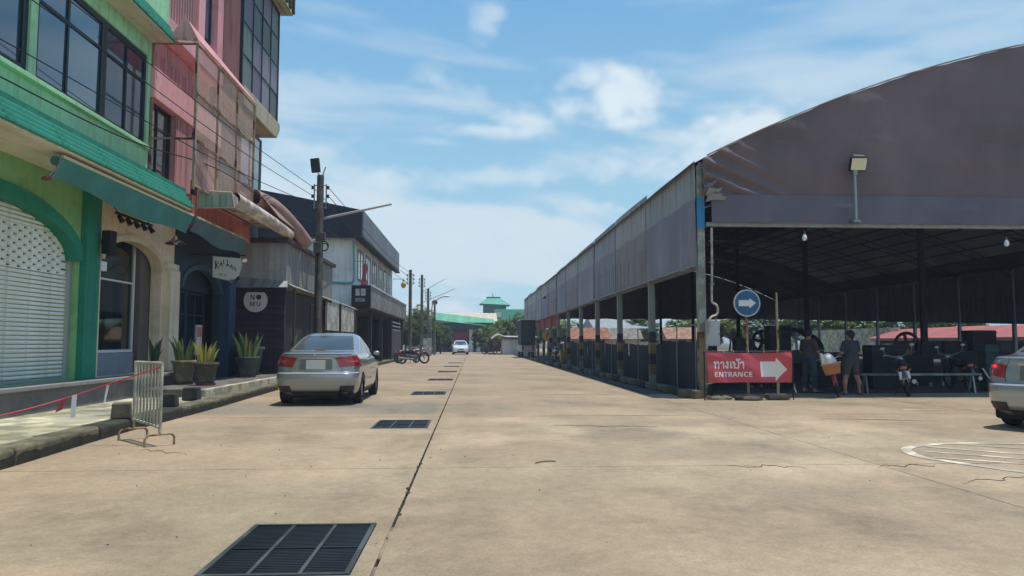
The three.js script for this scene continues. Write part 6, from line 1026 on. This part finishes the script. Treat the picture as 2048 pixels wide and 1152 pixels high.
{
  const p = pole('utility_pole', 'concrete utility pole with a floodlight and long lamp arm beside the sedan', -5.2, -25.4, 6.95, { arms: [[[-5.06, 5.47, -25.4], [-2.78, 5.98, -25.4], 0.045]] });
  new G().wire([[-5.2, 5.45, -25.4], [-5.0, 5.48, -25.4]], 0.05).mesh('arm_clamp', M.steel, p);
  new G().box(-0.15, 0.15, -0.24, 0.24, -0.07, 0.07, 0.02).rot([0, 0, 1], 0.12).move(-5.37, 7.28, -25.35).mesh('floodlight', mat(0x23272a, { roughness: 0.5 }), p); new G().wire([[-5.2, 6.9, -25.4], [-5.33, 7.1, -25.38]], 0.02).wire([[-5.15, 6.9, -25.4], [-5.03, 7.25, -25.4]], 0.02).mesh('light_bracket', M.steel, p);
  new G().box(-5.33, -5.07, 4.25, 4.62, -25.27, -25.05, 0.02).box(-5.14, -4.96, 4.7, 4.95, -25.3, -25.12, 0.02).mesh('junction_box', mat(0x4d4f4c, { roughness: 0.6 }), p); new G().torus([-5.02, 4.5, -25.22], 0.16, 0.018, 'z', 20, 6).torus([-5.0, 4.46, -25.2], 0.13, 0.018, 'z', 20, 6).mesh('cable_coil', M.black, p); new G().tube([[-5.2, 4.4, -25.26], [-5.24, 3, -25.24], [-5.22, 1.5, -25.24], [-5.2, 0.3, -25.24]], 0.02, 6).mesh('down_cable', M.black, p); settle(p);
  settle(pole('utility_pole', 'second utility pole past the dark roofed bar', -4.75, -57, 6.8)); settle(pole('utility_pole', 'third utility pole with two thin arms near the far bushes', -4.65, -68.5, 7.45, { arms: [[[-4.6, 5.9, -68.5], [-2.5, 7.1, -68.4], 0.03], [[-4.6, 4.9, -68.5], [-1.6, 6.2, -68.4], 0.03]] })); settle(pole('utility_pole', 'thin fourth utility pole right behind the third', -4.4, -74, 6.6));
  const l = thing('leaning_pipe', 'thin pale pipe leaning between the round sign and the pole', 'pipe'); new G().tube([[-6.02, 0.2, -24.25], [-5.88, 1.3, -24.25], [-5.66, 3.4, -24.25], [-5.55, 4.4, -24.25]], 0.035, 10).mesh('pipe', mat(0x8fa3a0, { roughness: 0.5 }), l); new G().tube([[-5.55, 4.36, -24.25], [-5.45, 4.5, -24.5], [-5.3, 4.7, -25.1]], 0.02).mesh('elbow', mat(0x8fa3a0), l); new G().torus([-5.67, 3.3, -24.25], 0.045, 0.008, 'y', 14, 6).mesh('clip', M.steel, l); settle(l);
  const lines = [[[-5.46, 6.55, -25.4], [-6.2, 6.5, -11.4], [-6.9, 6.6, 3]], [[-5.46, 6.25, -25.4], [-6.35, 6.2, -11.2], [-6.9, 6.1, 3]], [[-5.46, 5.95, -25.4], [-6.5, 5.45, -10.8], [-6.95, 5.2, 3]], [[-5.3, 5.3, -25.4], [-6.1, 5.4, -18], [-6.9, 5.1, -10], [-7.0, 5.1, 2]]];
  const wn = ['topmost thin cable from the near pole to the green house', 'second cable below the topmost to the green house', 'third cable crossing the green house windows', 'lowest sagging cable along the green house ledge'];
  lines.forEach((q, i) => { const o = thing('power_cable', wn[i], 'cable', 'overhead cables'); const pts = q.flatMap((a, k) => (k + 1 < q.length ? [a, a.map((v, j) => (v + q[k + 1][j]) / 2 - (j === 1 ? 0.1 + i * 0.03 : 0))] : [a])); new G().tube(pts, i === 3 ? 0.013 : 0.01, 5, 60).mesh('wire', M.black, o); settle(o); });
  const far = [[[-5.46, 6.55, -25.4], [-5.0, 6.4, -57]], [[-4.94, 6.55, -25.4], [-4.5, 6.35, -57]], [[-4.94, 6.25, -25.4], [-4.5, 6.05, -57]], [[-4.94, 5.95, -25.4], [-4.9, 5.75, -57]], [[-5.15, 5.2, -25.4], [-5.5, 6.6, -37.0]]], fn = ['upper left cable from the near pole to the second pole', 'upper right cable from the near pole to the second pole', 'middle right cable from the near pole to the second pole', 'lower right cable from the near pole to the second pole', 'drop cable from the near pole to the dark roofed bar'];
  far.forEach(([a, b], i) => { const o = thing('power_cable', fn[i], 'cable', 'overhead cables'); new G().tube([a, a.map((v, j) => mix(v, b[j], 0.5) - (j === 1 ? 0.35 : 0)), b], 0.012, 5, 40).mesh('wire', M.black, o); settle(o); });
  const s = thing('street_lamp', 'curved street lamp with a white head at the far end', 'street lamp'); new G().tube([[-4.1, 0, -75], [-4.1, 4.6, -75], [-3.9, 5.3, -75], [-3.2, 5.75, -75], [-2.8, 5.88, -75]], 0.05, 8, 50).mesh('post', M.galv, s); new G().sph([-2.62, 5.9, -75], 0.3, 1.1, 0.38, 0.6).mesh('lamp_head', M.white, s); settle(s);
  const d = thing('dish_antenna', 'brown dish aerial on a post above the green roof', 'aerial'); new G().cyl([-3.9, 0, -77], [-3.9, 5.2, -77], 0.14, 0.1).mesh('mast', M.poleConc, d); new G().lathe([[0.001, 0], [0.16, 0.04], [0.27, 0.11], [0.3, 0.15]], [0, 0, 0], 24).rot([1, 0, 0], 1.2).move(-3.9, 5.3, -76.9).mesh('dish', mat(0x5b4c4a, { side: THREE.DoubleSide }), d); settle(d);
  const y = thing('yellow_lantern', 'yellow lantern hanging near the second pole', 'lantern'); new G().sph([-5.12, 5.52, -55.4], 0.22, 0.9, 1.15, 0.9).mesh('globe', mat(0xc9a53f, { roughness: 0.5 }), y); new G().box(-5.2, -5.04, 5.8, 5.86, -55.5, -55.3).mesh('top_cap', M.black, y); new G().wire([[-5.9, 5.95, -55.4], [-5.12, 5.95, -55.4], [-5.12, 5.86, -55.4]], 0.02).mesh('bracket', M.black, y); settle(y);
}
// ---------------------------------------------------------------- trees and far buildings
function crownGeo(rx, ry, rz, n, leaf, lumps) {
  const pos = [], nor = [], cl = Array.from({ length: lumps }, () => { const a = rr(0, 6.28), e = Math.acos(rr(-0.7, 1)); const q = rr(0.45, 0.85); return [Math.cos(a) * Math.sin(e) * rx * q, Math.cos(e) * ry * q, Math.sin(a) * Math.sin(e) * rz * q, rr(0.22, 0.42)]; });
  for (let i = 0; i < n; i++) {
    const c = cl[i % lumps], a = rr(0, 6.28), e = Math.acos(rr(-1, 1)), r = Math.cbrt(rr(0.25, 1)), p = V3(c[0] + Math.cos(a) * Math.sin(e) * rx * c[3] * r, c[1] + Math.cos(e) * ry * c[3] * r, c[2] + Math.sin(a) * Math.sin(e) * rz * c[3] * r);
    const s = leaf * rr(0.6, 1.4), nd = V3(rr(-0.9, 0.9), 1, rr(-0.9, 0.9)).normalize(), u = V3(rr(-1, 1), rr(-1, 1), rr(-1, 1)).cross(nd).normalize(), v = nd.clone().cross(u);
    const q = [p.clone().addScaledVector(u, -s), p.clone().addScaledVector(v, s * 0.45), p.clone().addScaledVector(u, s), p.clone().addScaledVector(v, -s * 0.45)], nn = u.clone().cross(v);
    for (const k of [0, 1, 2, 0, 2, 3]) { pos.push(...q[k].toArray()); nor.push(nn.x, nn.y, nn.z); }
  }
  const g = new THREE.BufferGeometry(); g.setAttribute('position', new THREE.Float32BufferAttribute(pos, 3)); g.setAttribute('normal', new THREE.Float32BufferAttribute(nor, 3)); return triUV(g);
}
const crowns = [crownGeo(1, 1, 1, 3400, 0.085, 26), crownGeo(1, 0.9, 1, 3200, 0.09, 22), crownGeo(1, 1.2, 1, 3400, 0.08, 28)];
const lm3 = [0xa2cc70, 0x88b862, 0xb8da7a, 0x7aa86c, 0xcadd8a].map((c) => phys(c, { transmission: 0.5, thickness: 0, roughness: 0.85, side: THREE.DoubleSide }));
function tree(x, z, h, r, k, m, label, group) {
  const t = thing('leafy_tree', label, 'tree', group), c = put('crown', crowns[k], lm3[m], t); c.scale.set(r, h * 0.5, r); c.position.y = h * 0.52; c.rotation.y = rr(0, 6);
  const g = new G().cyl([0, 0, 0], [0.1 * r, h * 0.4, 0], 0.05 * h * 0.6, 0.03 * h * 0.6, 8); for (let i = 0; i < 4; i++) { const a = rr(0, 6.28); g.cyl([0.1 * r, h * 0.38, 0], [Math.cos(a) * r * 0.55, h * rr(0.55, 0.8), Math.sin(a) * r * 0.55], 0.018 * h, 0.006 * h, 6); } g.mesh('trunk', M.bark, t); t.position.set(x, -0.02, z); return t;
}
{
  const A = 'bushy trees at the end of the road', B = 'trees seen through the far side of the shed';
  tree(-6.5, -72, 3.8, 2.2, 0, 3, 'dark bush behind the third utility pole', A); tree(-9.5, -66, 4.6, 2.6, 1, 3, 'dark tree behind the board wall of the bar', A); tree(-3.6, -84, 3, 1.5, 2, 1, 'small dark bush left of the green roofed house', A);
  tree(-5.6, -83, 4.8, 2.4, 2, 2, 'bright green tree behind the thin fourth pole', A); tree(-8, -80, 5, 2.6, 0, 4, 'yellow green tree left of the thin fourth pole', A); tree(2.4, -84.5, 2.6, 1.5, 1, 4, 'low yellow green shrub behind the brown cart', A);
  tree(1.6, -88, 3.6, 1.9, 0, 2, 'light green bush right of the white distant car', A); tree(3.6, -92, 4.2, 2.4, 1, 2, 'bright green bush behind the white hut', A); tree(6.6, -95, 4.4, 2.6, 2, 0, 'green tree right behind the white hut roof', A); tree(9.5, -100, 4.2, 3, 0, 1, 'dark green tree far behind the box truck', A);
  [[14, -112, 5, 3.5, 0, 2], [19, -108, 4.4, 3.2, 1, 4], [24, -104, 4.8, 3.2, 2, 0], [29, -98, 5.2, 3.4, 0, 2], [33.5, -96, 5, 3, 1, 4], [38, -97, 5.4, 3.6, 2, 2], [42, -93, 5.6, 3.6, 0, 0], [46, -88, 5.6, 3.6, 1, 2], [47, -80, 5.4, 3.4, 2, 1], [48, -73, 5.4, 3.2, 0, 3], [36.5, -88, 2.6, 2, 2, 4], [44, -70, 4.6, 2.6, 1, 0]].forEach((a, i) => tree(...a, ['light tree far left beyond the shed columns', 'yellow green tree behind the terracotta roofs', 'green tree behind the nearest net fence', 'light green tree left of the arrow sign', 'yellow green tree behind the arrow sign post', 'light green tree behind the wooden post', 'mid green tree above the barrel canopy', 'light tree above the beige wall', 'darker tree above the beige wall, centre', 'dark tree at the right end of the beige wall', 'low yellow green shrub in front of the beige wall', 'green tree behind the person in the cap'][i], B));
}
{
  const b = (name, label, cat) => thing(name, label, cat || 'building');
  let o = b('green_roofed_house', 'low house with pale green sheet roof and dark red doors at the road end');
  for (let i = 0; i < 13; i++) { const x0 = -5.4 + i * 0.65, x1 = x0 + 0.64, y = (x) => mix(4.3, 3.35, (x + 5.4) / 8.4); new G().quad([x0, y(x0), -98.6], [x1, y(x1), -98.6], [x1, y(x1) + 1.3, -108], [x0, y(x0) + 1.3, -108], 0.06).mesh('roof_sheet', mat([0x5fae86, 0x57a57e, 0x68b48e][i % 3], { map: T.streak, roughness: 0.6 }), o); }
  new G().box(-5.0, 2.8, 0, 3.25, -108, -100).mesh('wall', mat(0x3c3a44, { map: T.plaster }), o); new G().box(-5.0, 2.8, 3.0, 3.9, -99.3, -99.1).mesh('valance', mat(0x2f4a4e, { map: T.streak }), o);
  for (const [a, c] of [[-4.6, 0x46323a], [-2.5, 0x7a2a3a]]) new G().box(a, a + 1.9, 0, 2.7, -100, -99.9).mesh('door', mat(c, { map: T.streak }), o); new G().box(-4.2, -3.0, 2.2, 2.35, -99.9, -99.85).mesh('sign_strip', M.red, o); for (const x of [-0.45, 0.5]) new G().box(x, x + 0.55, 0, 3.2, -99.9, -99.6).mesh('pillar', M.offwhite, o);
  new G().box(0.05, 0.75, 2.7, 3.1, -99.5, -99.46).mesh('sign_board', mat(0x55585c), o); settle(o);
  o = b('beige_hall', 'long beige roof showing above the green roofed house'); new G().box(-8, 3.5, 0, 4.6, -128, -118).mesh('wall', M.offwhite, o); new G().prismX([[-129, 4.55], [-117, 4.55], [-123, 6.1]], -8.4, 3.9).mesh('roof', mat(0xd5c7ae, { map: T.streak }), o); new G().prismX([[-119, 4.7], [-112, 4.7], [-115, 5.35]], -7.5, -3).mesh('roof', mat(0x8a8b88, { map: T.streak }), o); settle(o);
  // green pavilion
  const gm = mat(0x1f6f58, { map: T.streak }), gr = mat(0x4fae94, { map: T.streak, roughness: 0.6 }), gd = mat(0x22474a, { map: T.plaster });
  o = b('green_pavilion', 'green pavilion tower with a pointed hip roof on the skyline'); new G().box(1, 6.6, 0, 7.2, -165, -158).mesh('lower_block', gd, o); new G().box(2.3, 7.2, 7.2, 9.6, -165, -160).mesh('tower', gm, o);
  { const P = (x, y, z) => [x, y, z], g = new G(); g.quad(P(1.5, 9.6, -159.2), P(8.1, 9.3, -159.2), P(6, 10.9, -161.6), P(3.2, 10.9, -161.6), 0.1).quad(P(8.1, 9.3, -159.2), P(8.1, 9.3, -166), P(6, 10.9, -163.4), P(6, 10.9, -161.6), 0.1).quad(P(8.1, 9.3, -166), P(1.5, 9.6, -166), P(3.2, 10.9, -163.4), P(6, 10.9, -163.4), 0.1).quad(P(1.5, 9.6, -166), P(1.5, 9.6, -159.2), P(3.2, 10.9, -161.6), P(3.2, 10.9, -163.4), 0.1); g.mesh('hip_roof', gr, o); }
  new G().box(3.0, 6.0, 10.9, 11.15, -163.5, -161.5).mesh('ridge_cap', gm, o); new G().cyl([4.4, 11.1, -162.5], [4.4, 12.3, -162.5], 0.12, 0.02, 8).mesh('finial', gm, o);
  new G().box(5, 14, 0, 5.8, -166, -157).mesh('wing', gd, o); new G().prismX([[-167, 5.7], [-156, 5.7], [-158, 8.3], [-166, 8.3]], 4.6, 14.5).mesh('wing_roof', mat(0x1f7a5c, { map: T.streak }), o); new G().box(4.8, 6, 6.6, 7.6, -156.6, -156.4).mesh('window', M.offwhite, o); for (const x of [7.6, 9.2, 10.8]) new G().box(x, x + 0.25, 3.5, 7, -156.2, -156).mesh('pillar', gm, o); settle(o);
  o = b('white_hut', 'small white walled hut with a grey roof left of the box truck', 'hut'); for (let i = 0; i < 4; i++) new G().box(3.1 + i * 0.9, 3.98 + i * 0.9, 0.02, 1.5, -78.05, -78, 0.01).mesh('wall_panel', mat([0xd2d4d4, 0xc9cccd][i % 2], { map: T.plaster }), o); new G().box(3.1, 6.7, 0, 1.55, -81, -78.08).mesh('body', M.offwhite, o); new G().box(3.1, 6.7, 1.5, 1.66, -78.1, -78.02).mesh('dark_band', M.pinkDark, o);
  { const g = new G(); [[2.0, 1.62, 2.4, 1.98], [2.4, 1.98, 2.75, 2.08], [2.75, 2.08, 3.4, 1.85], [3.4, 1.85, 6.9, 1.8]].forEach(([a, c, d, e]) => g.quad([a, c, -77.6], [d, e, -77.6], [d, e + 0.15, -81.2], [a, c + 0.15, -81.2], 0.06)); g.mesh('roof', mat(0xaeb2b3, { map: T.streak }), o); } settle(o);
  o = b('food_cart', 'brown covered cart beside the white hut', 'cart'); new G().box(1.1, 2.0, 0.35, 0.95, -79.6, -78.6, 0.04).mesh('tub', mat(0x4d4a4c, { map: T.grime }), o); new G().sph([2.5, 1.05, -78.9], 0.42, 1, 0.8, 1).mesh('cover', mat(0x9a6a50, { map: T.cloth }), o); new G().box(2.1, 2.95, 0.3, 1.0, -79.4, -78.5, 0.04).mesh('body', mat(0x5a3a34, { map: T.grime }), o); for (const x of [1.3, 1.85, 2.3, 2.8]) new G().torus([x, 0.28, -78.5], 0.24, 0.04, 'z', 20, 6).mesh('wheel', M.rubber, o); settle(o);
  o = thing('white_wall', 'short white wall panel past the motorcycle', 'wall'); new G().box(-4.68, -3.86, 0, 1.62, -70.3, -70.1, 0.01).mesh('panel', mat(0xcfd0cc, { map: T.grime }), o); new G().box(-4.72, -3.82, 1.62, 1.68, -70.33, -70.07).mesh('coping', M.offwhite, o); settle(o);
  // seen through the shed
  o = b('white_warehouse', 'white warehouse with a grey roof seen through the shed columns'); new G().box(17, 25.5, 0, 3.2, -112, -102).mesh('wall', M.offwhite, o); new G().prismX([[-113, 3.2], [-101, 3.2], [-107, 4.9]], 16.5, 26).mesh('roof', mat(0x9aa3a8, { map: T.streak }), o); for (const x of [18, 20.5, 23]) new G().box(x, x + 1.4, 1.4, 2.6, -102.02, -101.95).mesh('window', M.glassDark, o); settle(o);
  [[14.6, -92, 'terracotta roofed house at the left of the shed gap'], [19.6, -96, 'grey roofed house in the middle of the shed gap'], [26, -90, 'terracotta roofed house behind the corner net']].forEach(([x, z, lb], i) => { const h = thing('tiled_house', lb, 'house', 'low houses beyond the shed'); new G().box(x - 2.2, x + 2.2, 0, 1.75, z - 4, z).mesh('wall', mat([0xd0c4ae, 0xc9b9a2, 0xcfc0ac][i], { map: T.plaster }), h); new G().prismX([[z + 0.5, 1.7], [z - 4.5, 1.7], [z - 2, 3.15]], x - 2.5, x + 2.5).mesh('roof', mat([0xa8705a, 0x8f8a86, 0xb08a74][i], { map: T.grime }), h); new G().box(x - 1, x + 0.2, 0.7, 1.5, z + 0.002, z + 0.03).mesh('window', M.glassDark, h); settle(h); });
  o = thing('beige_wall', 'long beige block wall beyond the right side of the shed', 'wall'); for (let i = 0; i < 9; i++) { new G().box(37.9, 38.1, 0, 2.6, -84.5 + i * 2.2, -82.33 + i * 2.2).mesh('wall_panel', mat([0xe6dab8, 0xddd1ae, 0xeadfc2][i % 3], { map: T.grime }), o); } settle(o);
  o = b('red_roofed_building', 'low building with a red roof band and white strip beyond the shed'); new G().box(36, 44, 0, 1.4, -65, -42).mesh('wall', mat(0x3f4a4c, { map: T.plaster }), o); new G().box(35.8, 44, 1.4, 1.62, -65.2, -41.8).mesh('white_strip', M.offwhite, o); new G().prismZ([[35.5, 1.62], [44, 1.62], [44, 2.7], [38.5, 2.45]], -65.4, -41.6).mesh('roof', mat(0xb0645f, { map: T.streak }), o); for (let i = 0; i < 7; i++) new G().box(35.96, 36.0, 0.2, 1.2, -64 + i * 3.2, -62 + i * 3.2).mesh('window', M.glassDark, o); settle(o);
}
renderer.render(scene, camera);
